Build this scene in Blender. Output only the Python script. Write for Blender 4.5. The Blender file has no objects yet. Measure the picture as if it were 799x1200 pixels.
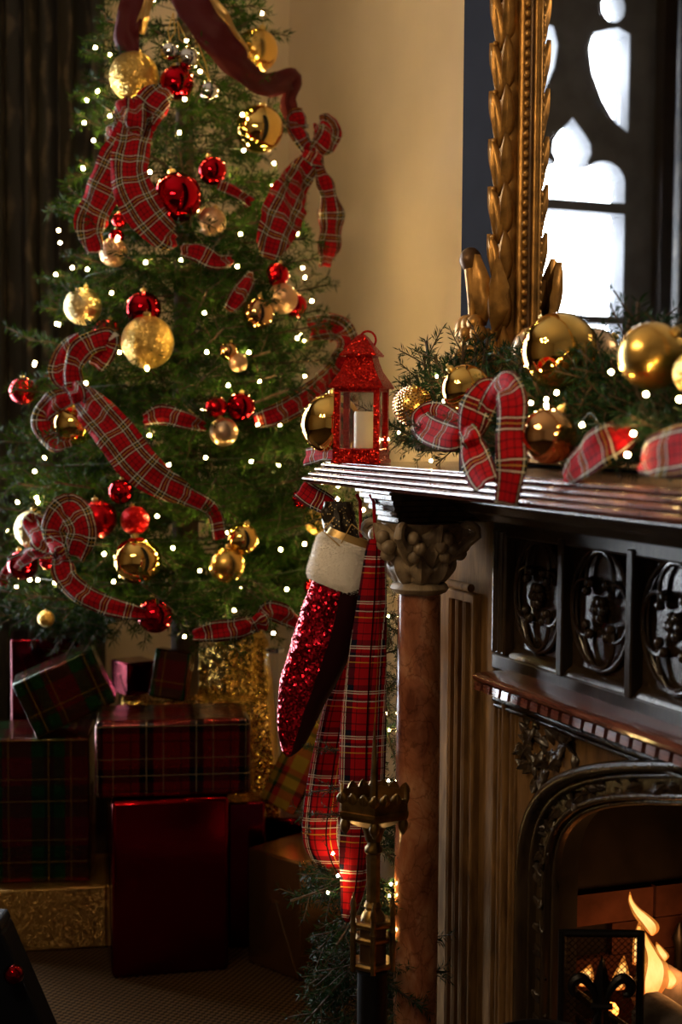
import bpy, math, random
import numpy as np
from mathutils import Vector, Matrix, noise
from mathutils.geometry import tessellate_polygon

PI = math.pi
R_ = math.radians
scene = bpy.context.scene
COL = scene.collection

# ---------------------------------------------------------------- camera
# room axes: +X runs along the mantel towards the viewer, +Y into the fireplace wall, +Z up
CAM = Vector((2.62, -0.98, 1.45))
F_PX = 1667.0
AZ, PITCH, ROLL = R_(22.2), R_(3.54), R_(0.4)
_f0 = Vector((-math.cos(AZ), math.sin(AZ), 0))
_r0 = Vector((math.sin(AZ), math.cos(AZ), 0))
_fw = _f0 * math.cos(PITCH) + Vector((0, 0, -1)) * math.sin(PITCH)
_up0 = _r0.cross(_fw)
_rt = _r0 * math.cos(ROLL) + _up0 * math.sin(ROLL)
_up = _up0 * math.cos(ROLL) - _r0 * math.sin(ROLL)
cam_data = bpy.data.cameras.new('camera')
cam = bpy.data.objects.new('camera', cam_data)
COL.objects.link(cam)
cam.matrix_world = Matrix(((_rt.x, _up.x, -_fw.x, CAM.x), (_rt.y, _up.y, -_fw.y, CAM.y), (_rt.z, _up.z, -_fw.z, CAM.z), (0, 0, 0, 1)))
cam_data.sensor_fit = 'VERTICAL'
cam_data.sensor_height = 36.0
cam_data.lens = 36.0 * F_PX / 1200.0
cam_data.clip_start = 0.05
cam_data.dof.use_dof = True
cam_data.dof.focus_distance = 2.72
cam_data.dof.aperture_fstop = 3.4
scene.camera = cam

# ---------------------------------------------------------------- world, light, exposure
world = bpy.data.worlds.new('world')
scene.world = world
world.use_nodes = True
wbg = world.node_tree.nodes['Background']
wbg.inputs['Color'].default_value = (0.86, 0.93, 1.0, 1)
wbg.inputs['Strength'].default_value = 6.0
scene.view_settings.view_transform = 'Standard'
scene.view_settings.look = 'None'
scene.view_settings.gamma = 1.0
scene.view_settings.use_curve_mapping = False
scene.view_settings.exposure = 0.3
scene.cycles.use_denoising = True
scene.cycles.max_bounces = 7
scene.cycles.sample_clamp_indirect = 6.0

def area_light(name, loc, direction, sx, sy, power, color):
    d = bpy.data.lights.new(name, 'AREA')
    d.shape = 'RECTANGLE'; d.size = sx; d.size_y = sy
    d.energy = power; d.color = color
    o = bpy.data.objects.new(name, d)
    COL.objects.link(o)
    o.location = loc
    o.rotation_euler = Vector(direction).to_track_quat('-Z', 'Y').to_euler()
    return o

# daylight outside the gothic window of the far wall
area_light('window_daylight', (-2.95, -1.15, 1.85), (1, 0, -0.06), 1.9, 3.5, 500, (0.90, 0.95, 1.0))

# ---------------------------------------------------------------- pixel helpers (799 x 1200 frame)
def ray(px, py):
    return (_fw * F_PX + _rt * (px - 399.5) + _up * (600.0 - py)).normalized()
def on_y(px, py, Y):
    d = ray(px, py); return CAM + d * ((Y - CAM.y) / d.y)
def on_z(px, py, Z):
    d = ray(px, py); return CAM + d * ((Z - CAM.z) / d.z)
def at_depth(px, py, D):
    d = ray(px, py); return CAM + d * (D / d.dot(_fw))
def depth_of(p):
    return (Vector(p) - CAM).dot(_fw)

# ---------------------------------------------------------------- mesh builder
class MB:
    def __init__(s):
        s.v = []; s.f = []; s.uv = {}
    def add(s, vs, fs, uvs=None):
        o = len(s.v); s.v.extend([tuple(p) for p in vs])
        for i, f in enumerate(fs):
            if uvs: s.uv[len(s.f)] = uvs[i]
            s.f.append(tuple(o + k for k in f))
        return s
    def box(s, x0, x1, y0, y1, z0, z1, uvoff=(0, 0)):
        vs = [(x0,y0,z0),(x1,y0,z0),(x1,y1,z0),(x0,y1,z0),(x0,y0,z1),(x1,y0,z1),(x1,y1,z1),(x0,y1,z1)]
        fs = [(0,3,2,1),(4,5,6,7),(0,1,5,4),(1,2,6,5),(2,3,7,6),(3,0,4,7)]
        ax = [(0,1),(0,1),(0,2),(1,2),(0,2),(1,2)]
        uvs = [[(vs[k][a[0]] + uvoff[0], vs[k][a[1]] + uvoff[1]) for k in f] for f, a in zip(fs, ax)]
        return s.add(vs, fs, uvs)
    def rect_molding(s, x0, x1, y0, yb, prof, cap=True):
        """prof: (offset, z) from top to bottom, wrapped round left end, front and right end."""
        rows = []
        for o, z in prof:
            rows.append([(x0-o, yb, z), (x0-o, y0-o, z), (x1+o, y0-o, z), (x1+o, yb, z)])
        vs = [p for r in rows for p in r]; fs = []
        for i in range(len(rows)-1):
            for k in range(3):
                a = i*4+k; fs.append((a, a+1, a+5, a+4)[::-1])
        if cap:
            fs.append((3, 2, 1, 0)[::-1]); n = (len(rows)-1)*4; fs.append((n, n+1, n+2, n+3)[::-1])
        return s.add(vs, fs)
    def extrude_x(s, prof, x0, x1):
        n = len(prof)
        vs = [(x0, y, z) for y, z in prof] + [(x1, y, z) for y, z in prof]
        fs = [(i, (i+1) % n, n+(i+1) % n, n+i) for i in range(n)]
        fs += [tuple(range(n))[::-1], tuple(range(n, 2*n))]
        return s.add(vs, fs)
    def extrude_z(s, prof, z0, z1):
        n = len(prof)
        vs = [(x, y, z0) for x, y in prof] + [(x, y, z1) for x, y in prof]
        fs = [(i, (i+1) % n, n+(i+1) % n, n+i) for i in range(n)]
        fs += [tuple(range(n))[::-1], tuple(range(n, 2*n))]
        return s.add(vs, fs)
    def lathe(s, prof, n=24, c=(0,0,0), a0=0.0, squash=1.0):
        vs = []; fs = []
        for r, z in prof:
            for k in range(n):
                a = a0 + 2*PI*k/n
                vs.append((c[0]+r*math.cos(a), c[1]+r*math.sin(a)*squash, c[2]+z))
        for i in range(len(prof)-1):
            for k in range(n):
                k2 = (k+1) % n
                fs.append((i*n+k, i*n+k2, (i+1)*n+k2, (i+1)*n+k))
        fs.append(tuple(range(n))[::-1]); fs.append(tuple((len(prof)-1)*n+k for k in range(n)))
        return s.add(vs, fs)
    def tube(s, pts, rad, n=8, closed=False):
        pts = [Vector(p) for p in pts]; m = len(pts)
        rr = rad if isinstance(rad, (list, tuple)) else [rad]*m
        vs = []; fs = []; up = None
        for i in range(m):
            if closed: t = pts[(i+1) % m] - pts[i-1]
            else: t = pts[min(i+1, m-1)] - pts[max(i-1, 0)]
            if t.length < 1e-9: t = Vector((0, 0, 1))
            t.normalize()
            if up is None: up = t.orthogonal()
            up = up - t*up.dot(t)
            if up.length < 1e-6: up = t.orthogonal()
            up.normalize(); sd = t.cross(up)
            for k in range(n):
                a = 2*PI*k/n
                vs.append(pts[i] + (up*math.cos(a) + sd*math.sin(a))*rr[i])
        e = m if closed else m-1
        for i in range(e):
            j = (i+1) % m
            for k in range(n):
                k2 = (k+1) % n
                fs.append((i*n+k, i*n+k2, j*n+k2, j*n+k))
        if not closed:
            fs.append(tuple(range(n))[::-1]); fs.append(tuple((m-1)*n+k for k in range(n)))
        return s.add(vs, fs)
    def sphere(s, c, r, n=24, m=14, sc=(1, 1, 1)):
        vs = [(c[0], c[1], c[2]-r*sc[2])]
        for i in range(1, m):
            t = PI*i/m - PI/2
            for k in range(n):
                a = 2*PI*k/n
                vs.append((c[0]+r*sc[0]*math.cos(t)*math.cos(a), c[1]+r*sc[1]*math.cos(t)*math.sin(a), c[2]+r*sc[2]*math.sin(t)))
        vs.append((c[0], c[1], c[2]+r*sc[2])); fs = []
        for k in range(n): fs.append((0, 1+(k+1) % n, 1+k))
        for i in range(m-2):
            for k in range(n):
                a = 1+i*n; k2 = (k+1) % n
                fs.append((a+k, a+k2, a+n+k2, a+n+k))
        a = 1+(m-2)*n
        for k in range(n): fs.append((a+k, a+(k+1) % n, len(vs)-1))
        return s.add(vs, fs)
    def loft(s, rings, uvs=None, cap=True):
        n = len(rings[0]); vs = [p for r in rings for p in r]; fs = []; uu = []
        for i in range(len(rings)-1):
            for k in range(n):
                k2 = (k+1) % n
                fs.append((i*n+k, i*n+k2, (i+1)*n+k2, (i+1)*n+k))
                if uvs: uu.append([uvs(i, k), uvs(i, k+1), uvs(i+1, k+1), uvs(i+1, k)])
        if cap:
            fs.append(tuple(range(n))[::-1]); fs.append(tuple((len(rings)-1)*n+k for k in range(n)))
            if uvs: uu += [[(0, 0)]*n, [(0, 0)]*n]
        return s.add(vs, fs, uu if uvs else None)
    def plate(s, outer, holes, place, t):
        """flat plate with holes: outer and holes are 2D loops, place(u, v, w) -> 3D, t thickness"""
        loops = [outer] + holes; flat = [p for l in loops for p in l]
        tris = tessellate_polygon([[Vector((p[0], p[1], 0)) for p in l] for l in loops])
        n = len(flat)
        vs = [place(p[0], p[1], 0) for p in flat] + [place(p[0], p[1], t) for p in flat]
        fs = [tuple(x) for x in tris] + [tuple(n+k for k in x)[::-1] for x in tris]
        o = 0
        for l in loops:
            m = len(l)
            for i in range(m):
                a, b = o+i, o+(i+1) % m
                fs.append((a, b, n+b, n+a))
            o += m
        return s.add(vs, fs)
    def mesh(s, name, smooth=True, angle=40, recalc=False):
        me = bpy.data.meshes.new(name)
        me.from_pydata([tuple(p) for p in s.v], [], s.f)
        if s.uv:
            ul = me.uv_layers.new(name='UVMap'); data = [0.0]*(2*len(me.loops))
            for i, p in enumerate(me.polygons):
                u = s.uv.get(i)
                if u:
                    for q, li in enumerate(p.loop_indices):
                        data[2*li] = u[q][0]; data[2*li+1] = u[q][1]
            ul.data.foreach_set('uv', data)
        if recalc:
            import bmesh
            bm = bmesh.new(); bm.from_mesh(me)
            bmesh.ops.recalc_face_normals(bm, faces=bm.faces); bm.to_mesh(me); bm.free()
        if smooth:
            me.polygons.foreach_set('use_smooth', [True]*len(me.polygons))
            me.set_sharp_from_angle(angle=R_(angle))
        return me
    def build(s, name, mat, parent=None, smooth=True, angle=40, bevel=0.0, recalc=False, solid=0.0):
        me = s.mesh(name, smooth, angle, recalc)
        o = bpy.data.objects.new(name, me); COL.objects.link(o)
        me.materials.append(mat)
        if parent is not None: o.parent = parent
        if solid:
            m = o.modifiers.new('solid', 'SOLIDIFY'); m.thickness = solid; m.offset = 0
        if bevel:
            m = o.modifiers.new('bevel', 'BEVEL'); m.width = bevel; m.segments = 2; m.limit_method = 'ANGLE'; m.angle_limit = R_(35)
        return o

def tag(o, label, cat=None, group=None, kind=None):
    if label: o['label'] = label
    if cat: o['category'] = cat
    if group: o['group'] = group
    if kind: o['kind'] = kind
    return o
def thing(name, label, cat, loc=(0, 0, 0), rot=(0, 0, 0), group=None):
    o = bpy.data.objects.new(name, None); COL.objects.link(o)
    o.empty_display_size = 0.05
    o.location = loc; o.rotation_euler = rot
    return tag(o, label, cat, group)
def inst(name, me, parent=None, loc=(0, 0, 0), rot=(0, 0, 0), scale=(1, 1, 1)):
    o = bpy.data.objects.new(name, me); COL.objects.link(o)
    o.location = loc; o.rotation_euler = rot; o.scale = scale
    if parent is not None: o.parent = parent
    return o
def catmull(pts, n=8):
    """smooth resample of tuples of any length"""
    P = [np.array(p, float) for p in pts]; out = []
    for i in range(len(P)-1):
        p0 = P[i-1] if i else 2*P[0]-P[1]
        p1, p2 = P[i], P[i+1]
        p3 = P[i+2] if i+2 < len(P) else 2*P[-1]-P[-2]
        for k in range(n):
            t = k/n
            out.append(0.5*((2*p1)+(-p0+p2)*t+(2*p0-5*p1+4*p2-p3)*t*t+(-p0+3*p1-3*p2+p3)*t**3))
    out.append(P[-1]); return out

# ---------------------------------------------------------------- materials
class NT:
    def __init__(s, name):
        s.m = bpy.data.materials.new(name); s.m.use_nodes = True
        s.t = s.m.node_tree; s.b = s.t.nodes['Principled BSDF']
    def n(s, kind, **kw):
        x = s.t.nodes.new(kind)
        for k, v in kw.items(): setattr(x, k, v)
        return x
    def l(s, a, b): s.t.links.new(a, b)
    def mathn(s, op, a, b=None):
        x = s.n('ShaderNodeMath', operation=op)
        for i, q in enumerate((a, b)):
            if q is None: continue
            if isinstance(q, (int, float)): x.inputs[i].default_value = q
            else: s.l(q, x.inputs[i])
        return x.outputs[0]
    def ramp(s, fac, stops, const=False):
        x = s.n('ShaderNodeValToRGB'); cr = x.color_ramp
        if const: cr.interpolation = 'CONSTANT'
        while len(cr.elements) < len(stops): cr.elements.new(0.5)
        for e, (p, c) in zip(cr.elements, stops):
            e.position = p; e.color = (*c, 1) if len(c) == 3 else c
        s.l(fac, x.inputs[0]); return x.outputs[0]
    def coords(s, what='Object', scale=(1, 1, 1)):
        tc = s.n('ShaderNodeTexCoord'); mp = s.n('ShaderNodeMapping')
        mp.inputs['Scale'].default_value = scale
        s.l(tc.outputs[what], mp.inputs[0]); return mp.outputs[0]
    def noise(s, scale, detail=3, rough=0.55, vec=None, dist=0.0):
        x = s.n('ShaderNodeTexNoise'); x.inputs['Scale'].default_value = scale
        x.inputs['Detail'].default_value = detail; x.inputs['Roughness'].default_value = rough
        x.inputs['Distortion'].default_value = dist
        if vec is not None: s.l(vec, x.inputs['Vector'])
        return x.outputs[0]
    def bump(s, h, strength=0.3, dist=0.002):
        x = s.n('ShaderNodeBump'); x.inputs['Strength'].default_value = strength
        x.inputs['Distance'].default_value = dist
        s.l(h, x.inputs['Height']); s.l(x.outputs[0], s.b.inputs['Normal']); return x
    def setp(s, **kw):
        for k, v in kw.items():
            s.b.inputs[k.replace('_', ' ')].default_value = (*v, 1) if isinstance(v, tuple) and len(v) == 3 else v

def plain(name, color, rough=0.5, metal=0.0, var=0.0, vscale=8.0, bump=0.0, bscale=60.0, spec=0.5, coat=0.0, sheen=0.0, sub=0.0):
    t = NT(name); t.setp(Base_Color=color, Roughness=rough, Metallic=metal)
    t.b.inputs['Specular IOR Level'].default_value = spec
    if coat: t.b.inputs['Coat Weight'].default_value = coat; t.b.inputs['Coat Roughness'].default_value = 0.12
    if sheen: t.b.inputs['Sheen Weight'].default_value = sheen
    if sub: t.b.inputs['Subsurface Weight'].default_value = sub; t.b.inputs['Subsurface Radius'].default_value = (0.02, 0.015, 0.01)
    v = t.coords()
    if var:
        f = t.noise(vscale, 4, vec=v)
        c0 = tuple(max(0, c*(1-var)) for c in color); c1 = tuple(min(1, c*(1+var)) for c in color)
        t.l(t.ramp(f, [(0.3, c0), (0.7, c1)]), t.b.inputs['Base Color'])
    if bump: t.bump(t.noise(bscale, 4, vec=v), bump)
    return t.m

def glitter(name, color, scale=420.0, amount=0.9, rough=0.28, metal=1.0):
    t = NT(name); t.setp(Base_Color=color, Roughness=rough, Metallic=metal)
    vo = t.n('ShaderNodeTexVoronoi'); vo.inputs['Scale'].default_value = scale
    t.l(t.coords(), vo.inputs['Vector'])
    sub = t.n('ShaderNodeVectorMath', operation='SUBTRACT'); sub.inputs[1].default_value = (0.5, 0.5, 0.5)
    t.l(vo.outputs['Color'], sub.inputs[0])
    sc = t.n('ShaderNodeVectorMath', operation='SCALE'); sc.inputs['Scale'].default_value = amount*1.6
    t.l(sub.outputs[0], sc.inputs[0])
    geo = t.n('ShaderNodeNewGeometry')
    ad = t.n('ShaderNodeVectorMath', operation='ADD')
    t.l(geo.outputs['Normal'], ad.inputs[0]); t.l(sc.outputs[0], ad.inputs[1])
    no = t.n('ShaderNodeVectorMath', operation='NORMALIZE'); t.l(ad.outputs[0], no.inputs[0])
    t.l(no.outputs[0], t.b.inputs['Normal'])
    return t.m

def tartan(name, period, sett, lines, rough=0.85, metal=0.0, vperiod=None, wrinkle=0.0, line_mix=0.62):
    """sett: bands (position, colour) over one repeat; lines: (position, width, colour); UVs are in metres"""
    t = NT(name); t.setp(Roughness=rough, Metallic=metal)
    if not metal: t.b.inputs['Specular IOR Level'].default_value = 0.10
    tc = t.n('ShaderNodeTexCoord'); sp = t.n('ShaderNodeSeparateXYZ'); t.l(tc.outputs['UV'], sp.inputs[0])
    fr = [t.mathn('FRACT', t.mathn('ADD', t.mathn('MULTIPLY', sp.outputs[i], 1.0/per), 50.0)) for i, per in ((0, period), (1, vperiod or period))]
    b0, b1 = t.ramp(fr[0], sett, const=True), t.ramp(fr[1], sett, const=True)
    av = t.n('ShaderNodeMix', data_type='RGBA'); av.inputs[0].default_value = 0.5; t.l(b0, av.inputs[6]); t.l(b1, av.inputs[7])
    dk = t.n('ShaderNodeMix', data_type='RGBA', blend_type='DARKEN'); dk.inputs[0].default_value = 0.62
    t.l(b0, dk.inputs[6]); t.l(b1, dk.inputs[7])
    cur = t.n('ShaderNodeMix', data_type='RGBA'); cur.inputs[0].default_value = 0.55
    t.l(av.outputs[2], cur.inputs[6]); t.l(dk.outputs[2], cur.inputs[7]); out = cur.outputs[2]
    for f in fr:
        for pos, wd, col in lines:
            m = t.mathn('LESS_THAN', t.mathn('ABSOLUTE', t.mathn('SUBTRACT', f, pos)), wd/2)
            mx = t.n('ShaderNodeMix', data_type='RGBA'); t.l(t.mathn('MULTIPLY', m, line_mix), mx.inputs[0])
            t.l(out, mx.inputs[6]); mx.inputs[7].default_value = (*col, 1); out = mx.outputs[2]
    t.l(out, t.b.inputs['Base Color'])
    if wrinkle: t.bump(t.noise(22, 3, vec=t.coords()), wrinkle, 0.01)
    else: t.bump(t.noise(900, 1, vec=t.coords('UV')), 0.15, 0.0005)
    return t.m

RED, DKG, BLK, WHT, YEL, NVY = (0.33, 0.004, 0.009), (0.003, 0.012, 0.007), (0.003, 0.003, 0.005), (0.75, 0.72, 0.66), (0.55, 0.36, 0.05), (0.005, 0.007, 0.020)
SETT = [(0, RED), (0.30, DKG), (0.44, NVY), (0.54, DKG), (0.68, RED)]
LINES = [(0.10, 0.035, BLK), (0.88, 0.035, BLK), (0.36, 0.030, WHT), (0.62, 0.030, WHT), (0.49, 0.025, YEL)]
SETT_S = [(0, RED), (0.24, NVY), (0.40, RED), (0.52, NVY), (0.62, RED)]
LINES_S = [(0.10, 0.03, BLK), (0.38, 0.022, WHT), (0.43, 0.022, WHT), (0.60, 0.022, WHT), (0.74, 0.022, YEL), (0.86, 0.03, BLK)]
GR, OCH, DR = (0.010, 0.050, 0.014), (0.30, 0.18, 0.02), (0.16, 0.005, 0.007)
SETT_G = [(0, (0.10, 0.006, 0.008)), (0.25, GR), (0.45, (0.012, 0.012, 0.008)), (0.6, GR), (0.78, (0.10, 0.006, 0.008))]
LINES_G = [(0.52, 0.02, OCH), (0.88, 0.015, OCH)]
SETT_R = [(0, DR), (0.32, BLK), (0.60, DR)]
LINES_R = [(0.15, 0.03, BLK), (0.46, 0.018, (0.5, 0.4, 0.24)), (0.80, 0.015, (0.4, 0.3, 0.15))]
SETT_Y = [(0, (0.45, 0.29, 0.03)), (0.22, (0.4, 0.02, 0.02)), (0.4, GR), (0.5, (0.45, 0.29, 0.03)), (0.7, GR), (0.78, (0.4, 0.02, 0.02)), (0.9, (0.45, 0.29, 0.03))]

M = {}
M['tartan'] = tartan('tartan_ribbon', 0.062, SETT, LINES)
M['tartan_stocking'] = tartan('tartan_stocking', 0.085, SETT_S, LINES_S, vperiod=0.082)
M['tartan_green'] = tartan('tartan_green_paper', 0.17, SETT_G, LINES_G, rough=0.2, metal=0.75, wrinkle=0.15)
M['tartan_red'] = tartan('tartan_red_paper', 0.13, SETT_R, LINES_R, rough=0.2, metal=0.75, wrinkle=0.15)
M['tartan_gold'] = tartan('tartan_gold_paper', 0.13, SETT_Y, [], rough=0.22, metal=0.7, wrinkle=0.15)
M['red_shiny'] = plain('red_shiny', (0.55, 0.004, 0.012), 0.05, 1.0)
M['red_satin'] = plain('red_satin', (0.55, 0.008, 0.014), 0.27, 1.0)
M['red_glitter'] = glitter('red_glitter', (0.62, 0.012, 0.015), 500)
M['gold_shiny'] = plain('gold_shiny', (0.88, 0.57, 0.15), 0.05, 1.0)
M['gold_satin'] = plain('gold_satin', (0.82, 0.51, 0.13), 0.26, 1.0)
M['gold_glitter'] = glitter('gold_glitter', (0.80, 0.52, 0.14), 420, 0.75)
M['pale_gold'] = glitter('pale_gold_glitter', (0.78, 0.60, 0.28), 420, 0.55)
M['champagne'] = glitter('champagne_glitter', (0.78, 0.50, 0.30), 480, 0.6)
M['champagne_satin'] = plain('champagne_satin', (0.72, 0.50, 0.32), 0.3, 1.0)
M['copper'] = plain('copper_shiny', (0.78, 0.42, 0.17), 0.06, 1.0)
M['silver'] = plain('silver_mirror', (0.75, 0.74, 0.72), 0.05, 1.0)
M['cap'] = plain('bauble_cap', (0.70, 0.50, 0.18), 0.3, 1.0)
M['cord'] = plain('gold_cord', (0.55, 0.36, 0.10), 0.6, 0.4)
M['brass'] = plain('aged_brass', (0.22, 0.13, 0.038), 0.40, 1.0, var=0.45, vscale=40, bump=0.3)
M['gilt'] = plain('gilt_wood', (0.32, 0.165, 0.042), 0.42, 0.75, var=0.5, vscale=30, bump=0.35, bscale=90)
M['gilt_dark'] = plain('gilt_dark', (0.09, 0.048, 0.02), 0.45, 0.6, var=0.4, vscale=30)
M['cream'] = plain('cream_plaster', (0.74, 0.635, 0.51), 0.85, var=0.06, vscale=2.5, bump=0.1, bscale=30)
M['slate'] = plain('slate_blue_paint', (0.013, 0.015, 0.024), 0.95, var=0.1, spec=0.1)
M['room_wall'] = plain('tan_plaster', (0.26, 0.20, 0.14), 0.85, var=0.1)
M['panelling'] = plain('dark_panelling', (0.030, 0.020, 0.014), 0.5, var=0.3)
M['ceiling'] = plain('ceiling_plaster', (0.42, 0.36, 0.29), 0.9)
M['window_stone'] = plain('window_stone', (0.05, 0.05, 0.055), 0.8, var=0.3, bump=0.3)
M['iron'] = plain('black_iron', (0.012, 0.011, 0.011), 0.42, 0.7, bump=0.2)
M['soot'] = plain('sooty_brick', (0.005, 0.004, 0.004), 0.95, spec=0.1, var=0.6, vscale=10, bump=0.5, bscale=30)
M['fireback'] = plain('firebrick', (0.032, 0.012, 0.008), 0.95, spec=0.1, var=0.5, vscale=14, bump=0.5, bscale=40)
M['green_wire'] = plain('green_wire', (0.006, 0.02, 0.008), 0.6)
M['bark'] = plain('bark', (0.05, 0.03, 0.018), 0.9, var=0.4, bump=0.5)
M['burgundy'] = plain('sheer_burgundy', (0.075, 0.005, 0.008), 0.6, 0.1, spec=0.25)
M['gold_edge'] = plain('gold_ribbon_edge', (0.50, 0.33, 0.12), 0.4, 0.6)
M['fur'] = plain('white_fur', (0.90, 0.86, 0.80), 0.95, sheen=0.3)
M['wax'] = plain('ivory_wax', (0.85, 0.76, 0.55), 0.5, sub=0.4)
M['velvet'] = plain('dark_red_velvet', (0.018, 0.002, 0.004), 0.9, spec=0.1)
M['foil_red'] = plain('red_foil', (0.17, 0.002, 0.004), 0.12, 1.0, bump=0.25, bscale=9)
M['foil_wine'] = plain('wine_foil', (0.13, 0.004, 0.014), 0.14, 1.0, bump=0.25, bscale=9)
M['foil_gold'] = plain('gold_foil', (0.34, 0.18, 0.07), 0.25, 0.95, bump=0.3, bscale=9)
M['gold_sparkle'] = glitter('gold_sparkle', (0.42, 0.25, 0.075), 750, 0.7, 0.35)
M['lame'] = glitter('gold_lame', (0.85, 0.55, 0.14), 230, 1.0, 0.25)
M['lantern_red'] = glitter('lantern_red_glitter', (0.50, 0.014, 0.008), 620, 1.1, 0.3, 0.9)
M['navy'] = plain('navy_leather', (0.003, 0.004, 0.008), 0.6, bump=0.2, spec=0.12)
M['navy_trim'] = plain('navy_trim', (0.006, 0.008, 0.014), 0.5, spec=0.2)
M['log'] = plain('burnt_log', (0.06, 0.045, 0.038), 0.9, var=0.6, vscale=25, bump=0.8, bscale=35)

def make_glass():
    t = NT('clear_glass'); t.setp(Base_Color=(0.95, 0.97, 0.96), Roughness=0.02)
    out = t.t.nodes['Material Output']
    tr = t.n('ShaderNodeBsdfTransparent'); gl = t.n('ShaderNodeBsdfGlossy'); gl.inputs['Roughness'].default_value = 0.03
    mx = t.n('ShaderNodeMixShader'); mx.inputs[0].default_value = 0.13
    t.l(tr.outputs[0], mx.inputs[1]); t.l(gl.outputs[0], mx.inputs[2]); t.l(mx.outputs[0], out.inputs[0])
    return t.m
M['glass'] = make_glass()

def make_emit(name, color, strength):
    t = NT(name); t.setp(Base_Color=(0.9, 0.8, 0.6))
    t.b.inputs['Emission Color'].default_value = (*color, 1); t.b.inputs['Emission Strength'].default_value = strength
    return t.m
M['bulb'] = make_emit('warm_bulb', (1.0, 0.64, 0.22), 270.0)
M['ember'] = make_emit('glowing_ember', (1.0, 0.22, 0.03), 5.0)

def make_flame(name, stops, strength, clear):
    t = NT(name); out = t.t.nodes['Material Output']
    sp = t.n('ShaderNodeSeparateXYZ'); t.l(t.coords('Generated'), sp.inputs[0])
    nz = t.noise(3.0, 2, vec=t.coords('Generated'))
    f = t.mathn('ADD', sp.outputs[2], t.mathn('MULTIPLY', t.mathn('SUBTRACT', nz, 0.5), 0.5))
    em = t.n('ShaderNodeEmission'); em.inputs['Strength'].default_value = strength
    t.l(t.ramp(f, stops), em.inputs['Color'])
    tr = t.n('ShaderNodeBsdfTransparent'); mx = t.n('ShaderNodeMixShader')
    k = t.ramp(t.mathn('ADD', f, nz), [(0.3, (clear,)*3), (1.3, (min(1, clear+0.35),)*3)])
    t.l(k, mx.inputs[0]); t.l(em.outputs[0], mx.inputs[1]); t.l(tr.outputs[0], mx.inputs[2]); t.l(mx.outputs[0], out.inputs[0])
    return t.m
M['flame'] = make_flame('flame_shell', [(0.0, (0.9, 0.18, 0.02)), (0.5, (1.0, 0.34, 0.05)), (1.0, (1.0, 0.26, 0.03))], 1.0, 0.45)
M['flame_core'] = make_flame('flame_core', [(0.0, (1.0, 0.34, 0.06)), (0.45, (1.0, 0.60, 0.20)), (0.8, (1.0, 0.50, 0.12)), (1.0, (1.0, 0.34, 0.05))], 1.75, 0.12)

def make_shelf():
    t = NT('mahogany_marble')
    v = t.coords('Object', (1.2, 8, 8))
    f = t.noise(7, 6, 0.65, v, 1.2)
    t.l(t.ramp(f, [(0.3, (0.05, 0.014, 0.012)), (0.55, (0.17, 0.055, 0.035)), (0.75, (0.28, 0.11, 0.06))]), t.b.inputs['Base Color'])
    t.setp(Roughness=0.17); t.b.inputs['Coat Weight'].default_value = 0.7; t.b.inputs['Coat Roughness'].default_value = 0.10
    t.bump(t.noise(60, 3, vec=t.coords()), 0.12, 0.002)
    return t.m
M['shelf'] = make_shelf()

def make_oak(name, dark, light, rough, spec=0.5):
    t = NT(name); v = t.coords('Object', (6, 6, 1.0))
    f = t.noise(9, 6, 0.6, v, 0.6)
    t.l(t.ramp(f, [(0.3, dark), (0.72, light)]), t.b.inputs['Base Color'])
    t.setp(Roughness=rough); t.b.inputs['Specular IOR Level'].default_value = spec
    t.bump(t.noise(70, 4, vec=v), 0.2, 0.002)
    return t.m
M['oak'] = make_oak('carved_oak', (0.018, 0.011, 0.006), (0.060, 0.037, 0.019), 0.27)
M['stone'] = make_oak('brown_stone', (0.085, 0.043, 0.015), (0.24, 0.132, 0.048), 0.75, 0.12)
M['capital'] = make_oak('capital_stone', (0.14, 0.10, 0.06), (0.40, 0.30, 0.19), 0.45)

def make_marble():
    t = NT('red_marble'); v = t.coords('Object', (1, 1, 0.7))
    vo = t.n('ShaderNodeTexVoronoi', feature='DISTANCE_TO_EDGE'); vo.inputs['Scale'].default_value = 26
    nz = t.n('ShaderNodeTexNoise'); nz.inputs['Scale'].default_value = 16; nz.inputs['Detail'].default_value = 5
    t.l(v, nz.inputs['Vector'])
    mx = t.n('ShaderNodeMix', data_type='VECTOR'); mx.inputs[0].default_value = 0.12
    t.l(v, mx.inputs[4]); t.l(nz.outputs['Color'], mx.inputs[5]); t.l(mx.outputs[1], vo.inputs['Vector'])
    base = t.ramp(t.noise(14, 6, 0.65, v, 0.8), [(0.3, (0.14, 0.040, 0.018)), (0.5, (0.32, 0.115, 0.052)), (0.72, (0.52, 0.26, 0.14))])
    vein = t.ramp(vo.outputs['Distance'], [(0.0, (0.35, 0.30, 0.28)), (0.05, (1, 1, 1))])
    mm = t.n('ShaderNodeMix', data_type='RGBA', blend_type='MULTIPLY'); mm.inputs[0].default_value = 0.6
    t.l(base, mm.inputs[6]); t.l(vein, mm.inputs[7]); t.l(mm.outputs[2], t.b.inputs['Base Color'])
    t.setp(Roughness=0.22)
    return t.m
M['marble'] = make_marble()
M['oak_polish'] = make_oak('polished_oak', (0.014, 0.009, 0.006), (0.04, 0.025, 0.014), 0.17)
M['oak_rail'] = make_oak('oak_rail', (0.012, 0.009, 0.007), (0.035, 0.024, 0.015), 0.42, 0.3)

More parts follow.
